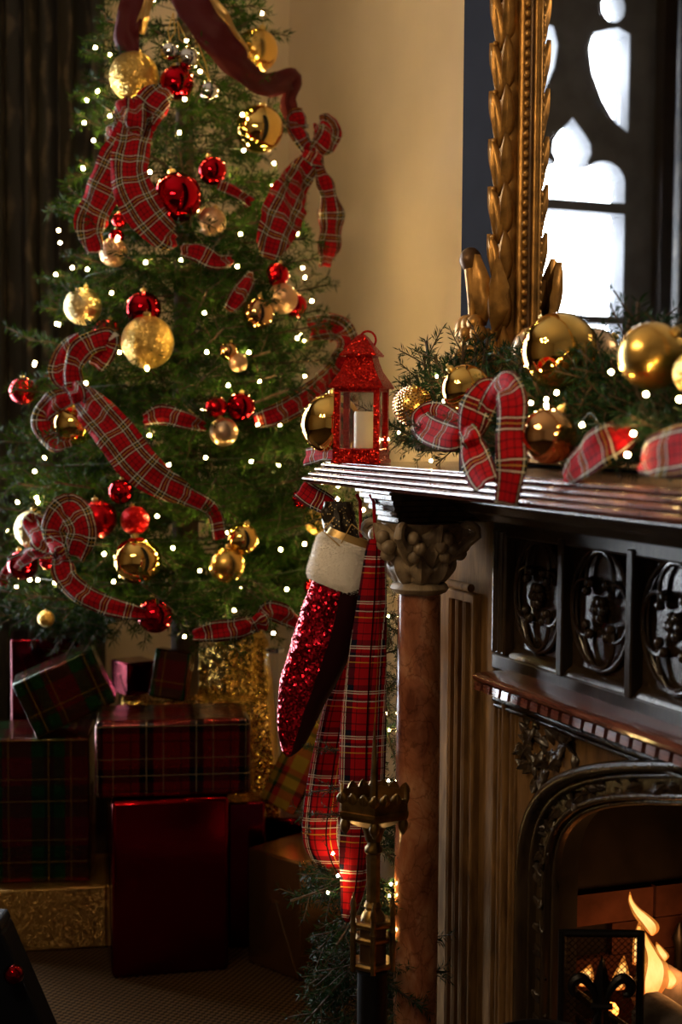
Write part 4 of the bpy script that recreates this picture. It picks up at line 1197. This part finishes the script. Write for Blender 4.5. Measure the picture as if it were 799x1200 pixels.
def face_strip(path, seed=0, wave=0.004, curl=0.10, depth=False):
    P = []; W = []; N = []; RL = []
    for e in path:
        p = at_depth(e[0], e[1], e[3]) if depth else on_y(e[0], e[1], e[3])
        P.append(p); W.append(e[2]*depth_of(p)/F_PX); N.append((-ray(e[0], e[1])+Vector((0, -0.5, 0.25))).normalized()); RL.append(e[4] if len(e) > 4 else 0)
    return strip(P, W, N, wave=wave, curl=curl, seed=seed, rolls=RL)
def face_bow(label, pieces, base, name='tartan_bow', cat='bow', mat=None, depth=False):
    t = thing(name, label, cat, base)
    for k, (pn, path) in enumerate(pieces):
        adopt(face_strip(path, seed=k*1.3+3, depth=depth).build(pn, mat or TG, solid=0.0009, angle=80), t)
    return t
face_bow('tartan bow draped over the mantel edge beside the copper bauble', [
    ('tail', [(560, 505, 18, .03), (578, 462, 26, .03), (592, 449, 32, .02), (600, 472, 38, .005), (598, 510, 37, -.004), (599, 545, 37, -.010), (593, 592, 28, -.014)]),
    ('loop', [(585, 452, 16, .05), (568, 457, 28, .035), (556, 480, 42, .02), (549, 508, 30, .02)]),
    ('loop', [(548, 512, 20, .035), (526, 512, 34, .02), (500, 502, 34, .025), (492, 488, 24, .05), (512, 482, 24, .07), (545, 500, 18, .06)]),
    ('tail', [(548, 510, 20, .02), (554, 530, 36, .004), (562, 552, 40, -.004), (570, 568, 32, -.010)]),
    ('knot', [(544, 500, 20, .018), (551, 512, 26, .004), (556, 524, 20, .012)])], on_y(548, 540, 0.03))
face_bow('tartan ribbon puff between the copper and satin gold baubles', [
    ('ribbon', [(660, 562, 16, .04), (676, 545, 40, .02), (700, 526, 50, .01), (722, 514, 44, .02), (742, 506, 20, .05)])], on_y(700, 560, 0.03), 'tartan_ribbon', 'ribbon')
face_bow('tartan ribbon puff below the satin gold mantel bauble', [
    ('ribbon', [(750, 545, 20, .03), (764, 534, 52, .005), (790, 528, 62, .0), (822, 524, 60, .0), (850, 520, 30, .04)])], on_y(800, 570, 0.02), 'tartan_ribbon', 'ribbon')
face_bow('tartan ribbon wrapped round the end of the mantel shelf', [
    ('ribbon', [(392, 533, 14, 2.74), (374, 532, 18, 2.80), (358, 536, 22, 2.86)]),
    ('tail', [(352, 572, 24, 2.82), (366, 582, 26, 2.80), (384, 592, 24, 2.78), (398, 606, 14, 2.76)])], at_depth(358, 545, 2.86), 'tartan_ribbon', 'ribbon', depth=True)

# lantern
LN = thing('lantern', 'red glitter lantern with ivory candle standing on mantel end', 'lantern', (0.165, 0.062, ZT+0.001), (0, 0, R_(54)))
h = 0.043
def sq(rows):  # square loft
    return MB().loft([[(-a, -a, z), (a, -a, z), (a, a, z), (-a, a, z)] for a, z in rows])
sq([(0.047, 0), (0.047, 0.006), (0.0445, 0.008), (0.0445, 0.026), (0.042, 0.028)]).build('lantern_base', M['lantern_red'], LN, smooth=False)
for sx in (-1, 1):
    for sy in (-1, 1):
        cx, cy = sx*(h-0.0055), sy*(h-0.0055)
        MB().box(cx-0.0055, cx+0.0055, cy-0.0055, cy+0.0055, 0.028, 0.140).build('post', M['lantern_red'], LN, smooth=False)
for a in range(4):
    g = MB().box(-h+0.011, h-0.011, -h+0.004, -h+0.006, 0.028, 0.136).build('pane', M['glass'], LN, smooth=False); g.rotation_euler = (0, 0, a*PI/2)
    g = MB().box(-h+0.011, h-0.011, -h+0.001, -h+0.010, 0.133, 0.140).build('top_bar', M['lantern_red'], LN, smooth=False); g.rotation_euler = (0, 0, a*PI/2)
sq([(0.050, 0.139), (0.052, 0.142), (0.043, 0.156), (0.033, 0.172), (0.027, 0.190), (0.025, 0.200)]).build('roof', M['lantern_red'], LN, smooth=False)
sq([(0.034, 0.199), (0.035, 0.202), (0.022, 0.218), (0.010, 0.235), (0.004, 0.240)]).build('roof_cap', M['lantern_red'], LN, smooth=False)
MB().tube([(0.013*math.cos(a)+0.010, 0.004+0.010*math.cos(a), 0.230+0.016*math.sin(a)) for a in np.linspace(0, 2*PI, 21)[:-1]], 0.0022, 8, closed=True).build('carry_ring', M['lantern_red'], LN)
cdl = thing('pillar_candle', 'ivory wax pillar candle inside the red lantern', 'candle', tuple(LN.location + Vector((0.004, 0.006, 0.0285))))
MB().lathe([(0.0205, 0), (0.021, 0.003), (0.021, 0.064), (0.0195, 0.068), (0.016, 0.066), (0.006, 0.061), (0.001, 0.060)], 28).build('wax', M['wax'], cdl)
MB().tube([(0, 0, 0.058), (0.001, 0, 0.066), (0.003, 0, 0.072)], 0.0011, 6).build('wick', M['iron'], cdl)

# ---------------------------------------------------------------- stockings
def stock_rings(path, depth, bfac=0.5, n=36, tilt=0.0):
    C = catmull(path, 6); out = []
    for c in C:
        ct = at_depth(c[0], c[1], depth); a = c[2]*depth/F_PX; b = max(0.012, a*bfac) if a > 0.012 else a
        rx = (_r0*math.cos(tilt) - Vector((0, 0, 1))*math.sin(tilt))
        out.append([ct + rx*a*math.cos(2*PI*k/n) - _f0*b*math.sin(2*PI*k/n) for k in range(n)])
    return out
def open_loft(rings, k0, k1, uv=False):
    n = len(rings[0]); idx = [k % n for k in range(k0, k1+1)]; m = len(idx)
    vs = [r[i] for r in rings for i in idx]; fs = []; uu = []; L = [0.0]
    for i in range(1, len(rings)):
        ca = sum((Vector(p) for p in rings[i-1]), Vector())/n; cb = sum((Vector(p) for p in rings[i]), Vector())/n
        L.append(L[-1]+(ca-cb).length)
    for i in range(len(rings)-1):
        for k in range(m-1):
            a = i*m+k; fs.append((a, a+m, a+m+1, a+1))
            wd = (Vector(rings[i][0])-Vector(rings[i][n//2])).length
            u0, u1 = (k/m-0.5)*max(wd, .05)*1.6, ((k+1)/m-0.5)*max(wd, .05)*1.6
            uu.append([(u0, L[i]), (u0, L[i+1]), (u1, L[i+1]), (u1, L[i])])
    return MB().add(vs, fs, uu)
SD = 2.62
st = thing('christmas_stocking', 'red sequin stocking with white fur cuff hanging from the mantel', 'stocking', at_depth(394, 620, SD))
rg = stock_rings([(400, 668, 30), (394, 690, 32), (387, 720, 36), (377, 755, 37), (365, 790, 35), (354, 825, 28), (346, 855, 20), (341, 876, 13), (338, 886, 4)], SD, 0.55)
nr = random.Random(4)
for i, r in enumerate(rg):
    for k in range(len(r)):
        r[k] = r[k] - _f0*(0.004*noise.noise(Vector(r[k])*26)) + _r0*(0.004*noise.noise(Vector(r[k])*22+Vector((7, 0, 0))))
adopt(open_loft(rg, 8, 27).build('sequin_front', M['sequin'], angle=80), st)
adopt(open_loft(rg, 27, 44).build('velvet_back', M['velvet'], angle=80), st)
cr = stock_rings([(407, 634, 29), (405, 638, 33), (402, 648, 34.5), (397, 666, 35), (393, 680, 34.5), (391, 688, 31)], SD, 0.62, tilt=R_(20))
cuff = adopt(open_loft(cr, 0, 36).build('cuff', M['fur'], angle=80), st)
mb = MB(); vs = []; fs = []
for _ in range(9000):
    i = nr.randrange(len(cr)-1); k = nr.randrange(36); f, g = nr.random(), nr.random()
    a, b_, c_, d_ = cr[i][k], cr[i][(k+1) % 36], cr[i+1][k], cr[i+1][(k+1) % 36]
    p = (a*(1-f)+b_*f)*(1-g) + (c_*(1-f)+d_*f)*g
    cen = sum(cr[i], Vector())/36
    nrm = (p-cen).normalized() + Vector((nr.gauss(0, .45), nr.gauss(0, .45), nr.gauss(-.25, .45)))
    tip = p + nrm.normalized()*nr.uniform(0.003, 0.006); sd = nrm.cross(Vector((nr.gauss(0, 1), nr.gauss(0, 1), nr.gauss(0, 1)))).normalized()*0.0005
    o = len(vs); vs += [p-sd, p+sd, tip]; fs.append((o, o+1, o+2))
fur = adopt(MB().add(vs, fs).build('fur_pile', M['fur'], smooth=False), cuff); fur['kind'] = 'stuff'
# gold lining and star-flecked tissue standing out of the cuff
lr = stock_rings([(404, 646, 30), (408, 634, 28), (410, 626, 25)], SD, 0.58, tilt=R_(20))
adopt(open_loft(lr, 0, 36).build('gold_lining', M['gold_edge'], angle=80), st)
tis = thing('gift_bag', 'black tissue gift bag with gold flecks in the stocking top', 'gift bag', at_depth(405, 645, SD))
tr_ = stock_rings([(405, 660, 20), (402, 640, 20), (399, 620, 20), (396, 602, 19), (396, 588, 16)], SD+0.02, 0.5, n=24)
for i, r in enumerate(tr_):
    for k in range(24):
        r[k] = r[k] + _r0*(0.006*noise.noise(Vector((k*0.9, i*0.2, 2)))) - _f0*(0.008*noise.noise(Vector((k*0.7, i*0.15, 5))))
adopt(open_loft(tr_, 0, 24).build('tissue', M['organza'], smooth=False), tis)
for q in (((378, 622), (398, 640)), ((398, 640), (412, 614)), ((412, 614), (424, 624)), ((378, 622), (392, 606))):
    a, b_ = at_depth(*q[0], SD-0.03), at_depth(*q[1], SD-0.035)
    adopt(MB().tube([a, (a+b_)/2, b_], 0.0012, 5).build('gold_thread', M['gold_edge']), tis)

def tartan_stocking(label, path, depth, seed, bfac=0.35):
    t = thing('christmas_stocking', label, 'stocking', at_depth(path[0][0], path[0][1], depth))
    r = stock_rings(path, depth, bfac)
    for i, q in enumerate(r):
        for k in range(len(q)): q[k] = q[k] - _f0*(0.006*noise.noise(Vector(q[k])*18+Vector((seed, 0, 0)))) + _r0*0.003*math.sin(k*1.05+seed)
    adopt(open_loft(r, 0, 18).build('front', M['tartan_stocking'], angle=80), t)
    adopt(open_loft(r, 18, 36).build('back', M['tartan_stocking'], angle=80), t)
    adopt(MB().tube([at_depth(path[0][0], path[0][1]+4, depth), at_depth(path[0][0]-2, 588, depth), at_depth(path[0][0]-6, 580, depth+.01)], 0.0035, 8).build('hanging_loop', M['tartan_stocking']), t)
    s = [r[i][8] - _f0*0.0012 for i in range(len(r)-3)]
    adopt(MB().tube(s, 0.0012, 5).build('seam', M['velvet']), t)
    return t
tartan_stocking('long tartan stocking hanging straight beside the marble column', [(440, 632, 7), (439, 650, 11), (437, 680, 14), (434, 720, 17.5), (429, 780, 22), (425, 850, 26), (423, 920, 26), (419, 970, 23), (416, 1010, 18), (413, 1045, 13), (409, 1070, 8), (407, 1080, 2)], 2.60, 1)
tartan_stocking('second tartan stocking behind, toe showing below the sequin one', [(424, 690, 8), (417, 740, 12), (408, 790, 15), (396, 840, 18), (387, 890, 20), (380, 940, 22), (377, 980, 21), (383, 1005, 18), (392, 1020, 10), (396, 1025, 2)], 2.70, 5)

# ---------------------------------------------------------------- brass candle stand
cs = on_y(438, 945, -0.02); CXs, CYs = cs.x, cs.y
DS = depth_of(cs); SC = DS/F_PX
def zs(py): return on_y(438, py, -0.02).z
stand = thing('candle_stand', 'tall aged brass gothic pricket candle stand before the column', 'candle stand', (CXs, CYs, 0.03))
def spart(mb, name, mat=None, parent=None, **kw): return adopt(mb.build(name, mat or M['brass'], **kw), parent or stand)
HA = R_(67.8-30)     # hexagon orientation
def hexp(r, a0=HA): return [(CXs+r*math.cos(a0+PI/3*k), CYs+r*math.sin(a0+PI/3*k)) for k in range(6)]
spart(MB().lathe([(0.0075, zs(935)), (0.0065, zs(915)), (0.0045, zs(885)), (0.0008, zs(846))], 8, (CXs, CYs, 0)), 'pricket_spike')
tr0 = 0.064
tray = spart(MB().loft([[(x, y, z) for x, y in hexp(r)] for r, z in ((0.030, zs(966)), (tr0*1.0, zs(954)), (tr0*1.05, zs(949)), (tr0*1.05, zs(945)), (tr0*0.97, zs(944)))]), 'drip_tray', smooth=False)
H = hexp(tr0)
crest_leaf = leaf_mesh('crest_leaf', 0.021, 0.020, 0.05, 0, 0.12, M['brass'])
for k in range(6):
    a, b_ = Vector((*H[k], 0)), Vector((*H[(k+1) % 6], 0))
    mb = MB(); z0, z1 = zs(946), zs(930)
    n = ((a+b_)/2 - Vector((CXs, CYs, 0))).normalized()
    v = [a, b_, b_-n*0.003, a-n*0.003]
    mb.loft([[(p.x, p.y, z0) for p in v], [(p.x, p.y, z1) for p in v]])
    sd = spart(mb, 'crown_side', None, tray, smooth=False)
    ang = math.atan2(n.y, n.x)
    for f in (0.0, 0.33, 0.67):
        p = a*(1-f)+b_*f
        o = inst('crest_leaf', crest_leaf, None, (p.x, p.y, zs(936)), (0, 0, ang+PI/2)); adopt(o, tray)
    p = a - (a-Vector((CXs, CYs, 0)))*0.12
    spart(MB().lathe([(0.002, zs(972)), (0.008, zs(966)), (0.009, zs(960)), (0.006, zs(954))], 10, (p.x, p.y, 0)), 'pendant', None, tray)
spart(MB().lathe([(0.014, zs(985)), (0.017, zs(976)), (0.022, zs(968)), (0.028, zs(962))], 12, (CXs, CYs, 0)), 'tray_bracket')
spart(MB().lathe([(0.0125, zs(1062)), (0.0125, zs(1000)), (0.016, zs(998)), (0.016, zs(994)), (0.012, zs(991)), (0.012, zs(984))], 8, (CXs, CYs, 0)), 'stem')
spart(MB().lathe([(0.022, zs(1080)), (0.020, zs(1072)), (0.013, zs(1066)), (0.016, zs(1062)), (0.012, zs(1056))], 12, (CXs, CYs, 0)), 'stem_collar')
cage = spart(MB().loft([[(x, y, z) for x, y in hexp(r)] for r, z in ((0.026, zs(1128)), (0.026, zs(1080)), (0.020, zs(1074)))]), 'lantern_core', M['gilt_dark'], smooth=False)
for z_, r_ in ((1130, 0.040), (1082, 0.037), (1100, 0.034)):
    spart(MB().loft([[(x, y, z) for x, y in hexp(r)] for r, z in ((r_*0.9, zs(z_+3)), (r_, zs(z_+1)), (r_, zs(z_-2)), (r_*0.9, zs(z_-4)))]), 'cage_band', None, cage, smooth=False)
for k, (x, y) in enumerate(hexp(0.039)):
    spart(MB().lathe([(0.005, zs(1134)), (0.005, zs(1090)), (0.0065, zs(1088)), (0.005, zs(1085)), (0.004, zs(1070)), (0.006, zs(1066)), (0.0005, zs(1050))], 8, (x, y, 0)), 'buttress', None, cage)
spart(MB().lathe([(0.085, 0.03), (0.085, 0.045), (0.05, 0.07), (0.030, 0.10), (0.026, 0.14), (0.026, zs(1140)), (0.034, zs(1134))], 12, (CXs, CYs, 0)), 'shaft', M['iron'])

# ---------------------------------------------------------------- gifts
YAW0 = PI/2 - AZ
def gift(label, mat, px, D, z0, w, d, hh, yaw=0, tilt=0.0, lean=0.0, py=None, group='wrapped gifts under the tree', bev=0.006, uvo=(0, 0)):
    p = at_depth(px, 600 if py is None else py, D)
    if py is None: p.z = z0
    o = MB().box(-w/2, w/2, -d/2, d/2, 0 if py is None else -hh/2, hh if py is None else hh/2, uvo).build('gift_box', M[mat], bevel=bev, angle=30)
    o.location = p
    o.rotation_euler = (Matrix.Rotation(YAW0+R_(yaw), 3, 'Z') @ Matrix.Rotation(R_(lean), 3, 'X') @ Matrix.Rotation(R_(-tilt), 3, 'Y')).to_euler()
    tag(o, label, 'gift', group)
    zb = 0 if py is None else -hh/2
    for s in (-1, 1):       # folded paper flaps on both ends
        x = s*(w/2+0.0008)
        mb = MB().loft([[(x, -d*0.46, zb+hh*0.03), (x, d*0.46, zb+hh*0.03), (x, d*0.05, zb+hh*0.62), (x, -d*0.05, zb+hh*0.62)], [(x+s*0.0014, -d*0.44, zb+hh*0.03), (x+s*0.0014, d*0.44, zb+hh*0.03), (x+s*0.0014, d*0.04, zb+hh*0.60), (x+s*0.0014, -d*0.04, zb+hh*0.60)]], uvs=lambda i, k: (k*0.05, i*0.05))
        mb.build('folded_flap', M[mat], o, smooth=False)
    return o
gift('large red foil gift box standing on the carpet', 'foil_red', 194, 3.80, 0, 0.305, 0.27, 0.468, 13, bev=0.010)
gift('red tartan gift box lying on the large red foil box', 'tartan_red', 202, 3.80, 0.469, 0.405, 0.23, 0.205, 8, bev=0.014)
gift('flat gold glitter gift box on the carpet at the curtain side', 'gold_sparkle', 57, 3.98, 0, 0.31, 0.30, 0.175, 10)
gift('tall dark tartan gift box stacked on the gold glitter box', 'tartan_green', 44, 4.00, 0.176, 0.30, 0.25, 0.405, 6, uvo=(0.05, 0.03))
gift('green tartan gift box tipped over on the dark tartan box', 'tartan_green', 76, 3.98, 0, 0.235, 0.16, 0.165, 10, tilt=24, py=807)
gift('tall wine red foil gift box behind the tipped tartan box', 'foil_wine', 52, 4.30, 0, 0.20, 0.18, 0.805, 12)
gift('small wine red foil gift box on the gold cloth', 'foil_wine', 157, 4.10, 0.669, 0.10, 0.10, 0.095, 38)
gift('small dark tartan gift box leaning on the small wine box', 'tartan_green', 202, 4.06, 0, 0.105, 0.06, 0.14, -8, tilt=-7, py=790, lean=-6)
gift('gold tartan gift box leaning beside the hanging stockings', 'tartan_gold', 350, 3.98, 0, 0.11, 0.07, 0.26, -10, tilt=-24, py=895, lean=-6)
gift('red foil gift box behind the gold foil one', 'foil_red', 356, 3.985, 0, 0.20, 0.10, 0.345, -3)
gift('gold foil gift box with a corner towards the room', 'foil_gold', 356, 3.77, 0, 0.21, 0.20, 0.315, 47)
gift('narrow dark red gift box between large red and gold foil boxes', 'foil_wine', 290, 3.90, 0, 0.10, 0.08, 0.41, 4)

# gold lame cloth heaped over the tree base
def cloth_pt(u, v):
    px = 122 + 214*u
    top = 0.672 + 0.18*math.exp(-((u-0.74)/0.24)**2) + 0.02*math.sin(u*17)
    keys = [(4.00, 0.004), (4.02, 0.33), (4.03, 0.615), (4.055, 0.652), (4.12, 0.660), (4.19, 0.668+(top-0.672)*0.75), (4.26, top), (4.38, top*0.93), (4.44, 0.4), (4.46, 0.004)]
    t = v*(len(keys)-1); i = min(int(t), len(keys)-2); f = t-i
    D = keys[i][0]*(1-f)+keys[i+1][0]*f; z = keys[i][1]*(1-f)+keys[i+1][1]*f
    edge = min(u, 1-u)
    if edge < 0.10: z *= (edge/0.10)**0.5
    p = at_depth(px, 600, D); p.z = z
    if u > 0.6 and z < 0.64: p = p - _f0*(0.10*(u-0.6)*math.sin(PI*min(1, z/0.64)))
    q = noise.noise(Vector((u*9, v*5, 1)))*0.026 + noise.noise(Vector((u*22, v*9, 4)))*0.014
    if z > 0.02 and not (0.648 < z < 0.672): p = p - _f0*q + Vector((0, 0, q*0.6))
    return p
nu, nv = 70, 60
vs = [cloth_pt(i/nu, j/nv) for j in range(nv+1) for i in range(nu+1)]
fs = [(j*(nu+1)+i, j*(nu+1)+i+1, (j+1)*(nu+1)+i+1, (j+1)*(nu+1)+i) for j in range(nv) for i in range(nu)]
tag(MB().add(vs, fs).build('gold_cloth', M['lame'], solid=0.003, angle=80), 'gold glitter cloth heaped over the tree base behind gifts', 'cloth')
# glass jar beside the cloth
jar = thing('glass_jar', 'small clear glass jar standing by the gold cloth', 'jar', at_depth(322, 806, 4.17))
MB().lathe([(0.030, 0.0), (0.033, 0.004), (0.033, 0.085), (0.026, 0.095), (0.026, 0.108)], 24).build('jar_body', M['glass'], jar)
MB().lathe([(0.028, 0.106), (0.029, 0.110), (0.029, 0.118), (0.020, 0.121)], 24).build('lid', M['silver'], jar)

# dark box at the left edge
fd = 3.12
a, b_ = at_depth(-4, 1084, fd), at_depth(46, 1206, fd)
ob = thing('storage_box', 'dark navy tapered box with a red knob on the carpet', 'box', (a-_r0*0.25).to_tuple()[:2]+(0,))
def ring_at(z, half): 
    c = at_depth(-4, 1084, fd) - _r0*0.20; t = (a.z-z)/(a.z-b_.z); hw = 0.20 + t*((b_-a).dot(_r0)); 
    return [c+_r0*(sx*hw)+_f0*(sy*0.05+0.06) + Vector((0, 0, z-c.z)) for sx, sy in ((-1, -1), (1, -1), (1, 1), (-1, 1))]
adopt(MB().loft([ring_at(0.02, 0), ring_at(0.15, 0), ring_at(a.z-0.02, 0)]).build('box_body', M['navy'], smooth=False, bevel=0.008), ob)
adopt(MB().loft([ring_at(a.z-0.02, 0), ring_at(a.z, 0)]).build('box_lid', M['navy_trim'], smooth=False, bevel=0.006), ob)
kp = at_depth(16, 1142, fd-0.02)
adopt(MB().sphere(kp, 0.022, 20, 14).build('knob', M['foil_red']), ob)

# ---------------------------------------------------------------- fire
def fy(px, py, Y): return on_y(px, py, Y)
LZ = fy(785, 1176, 0.44).z
gr = thing('fire_grate', 'black iron fire basket holding burning logs', 'grate', (0.85, 0.5, 0.03))
for k in range(4):
    z_ = LZ-0.20+0.045*k
    adopt(MB().tube([(0.36, 0.40, z_), (1.35, 0.40, z_)], 0.008, 8).build('front_bar', M['iron']), gr)
for k in range(9):
    x_ = 0.38+0.118*k
    adopt(MB().tube([(x_, 0.41, LZ-0.19), (x_, 0.66, LZ-0.19)], 0.008, 8).build('floor_bar', M['iron']), gr)
for x_, y_ in ((0.36, 0.40), (1.35, 0.40), (0.36, 0.66), (1.35, 0.66)):
    adopt(MB().lathe([(0.014, 0.032), (0.010, 0.05), (0.010, LZ-0.03), (0.016, LZ-0.01), (0.002, LZ+0.02)], 10, (x_, y_, 0)).build('leg', M['iron']), gr)
rnd = random.Random(8)
def log(a, b_, r, label):
    a, b_ = Vector(a), Vector(b_); n = 9; P = []; Rr = []
    for i in range(n):
        t = i/(n-1); P.append(a.lerp(b_, t)+Vector((rnd.uniform(-.004, .004), rnd.uniform(-.004, .004), rnd.uniform(-.004, .004)))); Rr.append(r*rnd.uniform(0.9, 1.08))
    o = MB().tube(P, Rr, 12).build('log', M['log'], angle=50); return tag(o, label, 'log', 'logs in the fire')
log((0.58, 0.445, LZ-0.045), (1.25, 0.45, LZ-0.05), 0.042, 'grey burnt log at the front of the fire basket')
log((0.42, 0.56, LZ-0.07), (1.20, 0.53, LZ-0.06), 0.050, 'thick charred log lying behind in fire basket')
log((0.45, 0.62, LZ-0.10), (0.95, 0.60, LZ+0.03), 0.038, 'charred log propped up at the back of the fire')
emb = MB()
for k in range(70):
    emb.sphere((rnd.uniform(0.38, 1.2), rnd.uniform(0.43, 0.63), LZ-0.13+rnd.uniform(0, 0.06)), rnd.uniform(0.010, 0.022), 7, 5)
e = tag(emb.build('embers', M['ember'], smooth=False), 'glowing orange embers under the logs', 'embers', kind='stuff')
def flame(path, Y, label):
    rings = []
    for c in catmull(path, 5):
        p = fy(c[0], c[1], Y); rr = max(0.0006, c[2]*depth_of(p)/F_PX)
        rings.append([p + _r0*rr*math.cos(2*PI*k/12) - _f0*rr*0.7*math.sin(2*PI*k/12) for k in range(12)])
    o = tag(MB().loft(rings).build('flame', M['flame'], angle=180), label, 'flame', 'flames of the fire')
    core = []
    for r in rings:
        c_ = sum(r, Vector())/12; core.append([c_ + (q-c_)*0.60 for q in r])
    adopt(MB().loft(core[:-2]).build('flame_core', M['flame_core'], angle=180), o)
    return o
flame([(762, 1168, 10), (766, 1150, 17), (768, 1132, 15), (764, 1118, 9), (757, 1102, 5), (752, 1086, 0.6)], 0.50, 'broad low flame rising from the logs')
flame([(764, 1096, 2), (764, 1090, 8), (760, 1082, 11), (752, 1073, 9.5), (744, 1064, 5.5), (739, 1055, 3), (738, 1045, 0.5)], 0.48, 'tall leaping flame with curled tip')
flame([(746, 1130, 5), (747, 1110, 6), (748, 1095, 5), (749, 1080, 1)], 0.49, 'thin straight flame behind the fire screen')
flame([(779, 1126, 1), (778, 1120, 6), (773, 1112, 5), (769, 1104, 0.6)], 0.47, 'small detached flame beside the broad one')
flame([(784, 1158, 4), (788, 1150, 7), (786, 1142, 5), (782, 1134, 0.6)], 0.46, 'short flame licking the front log')
flame([(684, 1154, 9), (686, 1144, 10), (692, 1130, 0.6)], 0.42, 'low flame flickering behind the fleur de lis')
flame([(722, 1158, 10), (728, 1142, 9), (731, 1120, 0.6)], 0.45, 'low flame beside the screen frame')
flame([(820, 1160, 14), (822, 1130, 12), (815, 1095, 0.6)], 0.50, 'flame at the middle of the basket')
fl = bpy.data.lights.new('fire_glow', 'POINT'); fl.energy = 2.2; fl.color = (1.0, 0.38, 0.10); fl.shadow_soft_size = 0.05
fo = bpy.data.objects.new('fire_glow', fl); COL.objects.link(fo); fo.location = fy(790, 1120, 0.55)

# folding fire screen with fleur de lis
g0, g1 = Vector((0.609, 0.245, 0)), Vector((0.660, 0.365, 0))
gz1 = at_depth(757, 1106, 2.325).z; gz0 = 0.06
fs_ = thing('fire_screen', 'black iron mesh fire screen with fleur de lis', 'fire screen', ((g0+g1)/2).to_tuple()[:2]+(0.03,))
def fpart(mb, name, parent=None, **kw): return adopt(mb.build(name, M['iron'], **kw), parent or fs_)
ud = (g1-g0).normalized(); nd = Vector((ud.y, -ud.x, 0))
def gp(u, z, off=0.0): p = g0 + ud*u + nd*off; return (p.x, p.y, z)
GW = (g1-g0).length
for u in (0, GW): fpart(MB().tube([gp(u, 0.03), gp(u, gz1+0.004)], 0.007, 8), 'screen_post')
for z_ in (gz0, gz1): fpart(MB().tube([gp(0, z_), gp(GW, z_)], 0.007, 8), 'screen_rail')
wires = MB(); st_ = 0.011
hgt = gz1-gz0
for s in (1, -1):
    k = -int(hgt/st_)-1
    while k*st_ < GW+hgt:
        u0 = k*st_
        if s == 1: a0, a1 = max(0, -u0), min(hgt, GW-u0)
        else: a0, a1 = max(0, u0-GW), min(hgt, u0)
        if a1 > a0: wires.tube([gp(u0+s*a0, gz0+a0), gp(u0+s*a1, gz0+a1)], 0.0008, 3)
        k += 1
w = fpart(wires, 'wire_mesh', smooth=False); w['kind'] = 'stuff'
uc = GW*0.50; zc = gz1-0.085
fl_ = MB(); y_ = 0.008
rings = []
for t in np.linspace(0, 1, 11):
    ww = 0.0135*math.sin(PI*min(1, 0.08+0.92*t))**0.7*(1.15-0.5*abs(t-0.45)); rings.append([gp(uc-ww, zc-0.075+0.125*t, y_), gp(uc, zc-0.075+0.125*t, y_+0.006), gp(uc+ww, zc-0.075+0.125*t, y_), gp(uc, zc-0.075+0.125*t, y_-0.003)])
fl_.loft(rings)
for s in (-1, 1):
    pts = [(0.004, -0.035), (0.016, -0.005), (0.034, 0.012), (0.048, 0.002), (0.046, -0.014), (0.036, -0.016)]
    fl_.tube([gp(uc+s*a_, zc+b2, y_) for a_, b2 in [tuple(q) for q in catmull(pts, 5)]], [0.004+0.005*math.sin(PI*i/25) for i in range(26)], 8)
    fl_.tube([gp(uc+s*a_, zc-0.065+b2, y_) for a_, b2 in [tuple(q) for q in catmull([(0.003, 0.02), (0.014, -0.008), (0.026, -0.014), (0.034, -0.004)], 5)]], [0.005]*16, 8)
fl_.tube([gp(uc-0.018, zc-0.035, y_+0.003), gp(uc+0.018, zc-0.035, y_+0.003)], 0.006, 8)
fpart(fl_, 'fleur_de_lis')
# coal bucket in front of the hearth
bp_ = on_y(640, 1205, 0.06); bz = on_y(640, 1186, 0.16).z + 0.03
bk = thing('coal_bucket', 'black iron coal bucket with rolled rim before the hearth', 'bucket', (bp_.x, bp_.y, 0.03))
MB().lathe([(0.062, 0.0), (0.068, 0.012), (0.085, (bz-.03)*0.7), (0.092, bz-0.035), (0.086, bz-0.035), (0.078, (bz-.03)*0.6), (0.06, 0.02)], 32).build('bucket_body', M['iron'], bk)
MB().tube([(0.092*math.cos(a_), 0.092*math.sin(a_), bz-0.033) for a_ in np.linspace(0, 2*PI, 41)[:-1]], 0.005, 8, closed=True).build('rim', M['iron'], bk)

# ---------------------------------------------------------------- chandelier in the middle of the room (reflected in the baubles)
ch = thing('chandelier', 'brass chandelier with candle bulbs hanging in the room', 'chandelier', (0.98, -1.50, 2.26))
MB().lathe([(0.005, -0.08), (0.05, -0.03), (0.03, 0.02), (0.02, 0.1), (0.012, 0.3), (0.012, 1.63)], 16).build('stem', M['brass'], ch)
bg = MB().sphere((0, 0, 0), 0.035, 14, 10, (1, 1, 1.5)).mesh('candle_bulb'); bg.materials.append(make_emit('lamp_bulb', (1.0, 0.70, 0.38), 165.0))
for k in range(5):
    a_ = 2*PI*k/5+0.4; c_, s_ = math.cos(a_), math.sin(a_)
    MB().tube([(0.02*c_, 0.02*s_, 0.0), (0.15*c_, 0.15*s_, -0.06), (0.30*c_, 0.30*s_, -0.02), (0.34*c_, 0.34*s_, 0.05)], 0.008, 8).build('arm', M['brass'], ch)
    MB().lathe([(0.03, 0.05), (0.035, 0.06), (0.014, 0.065), (0.014, 0.11)], 12, (0.34*c_, 0.34*s_, 0)).build('candle_cup', M['brass'], ch)
    inst('candle_bulb', bg, ch, (0.34*c_, 0.34*s_, 0.16))
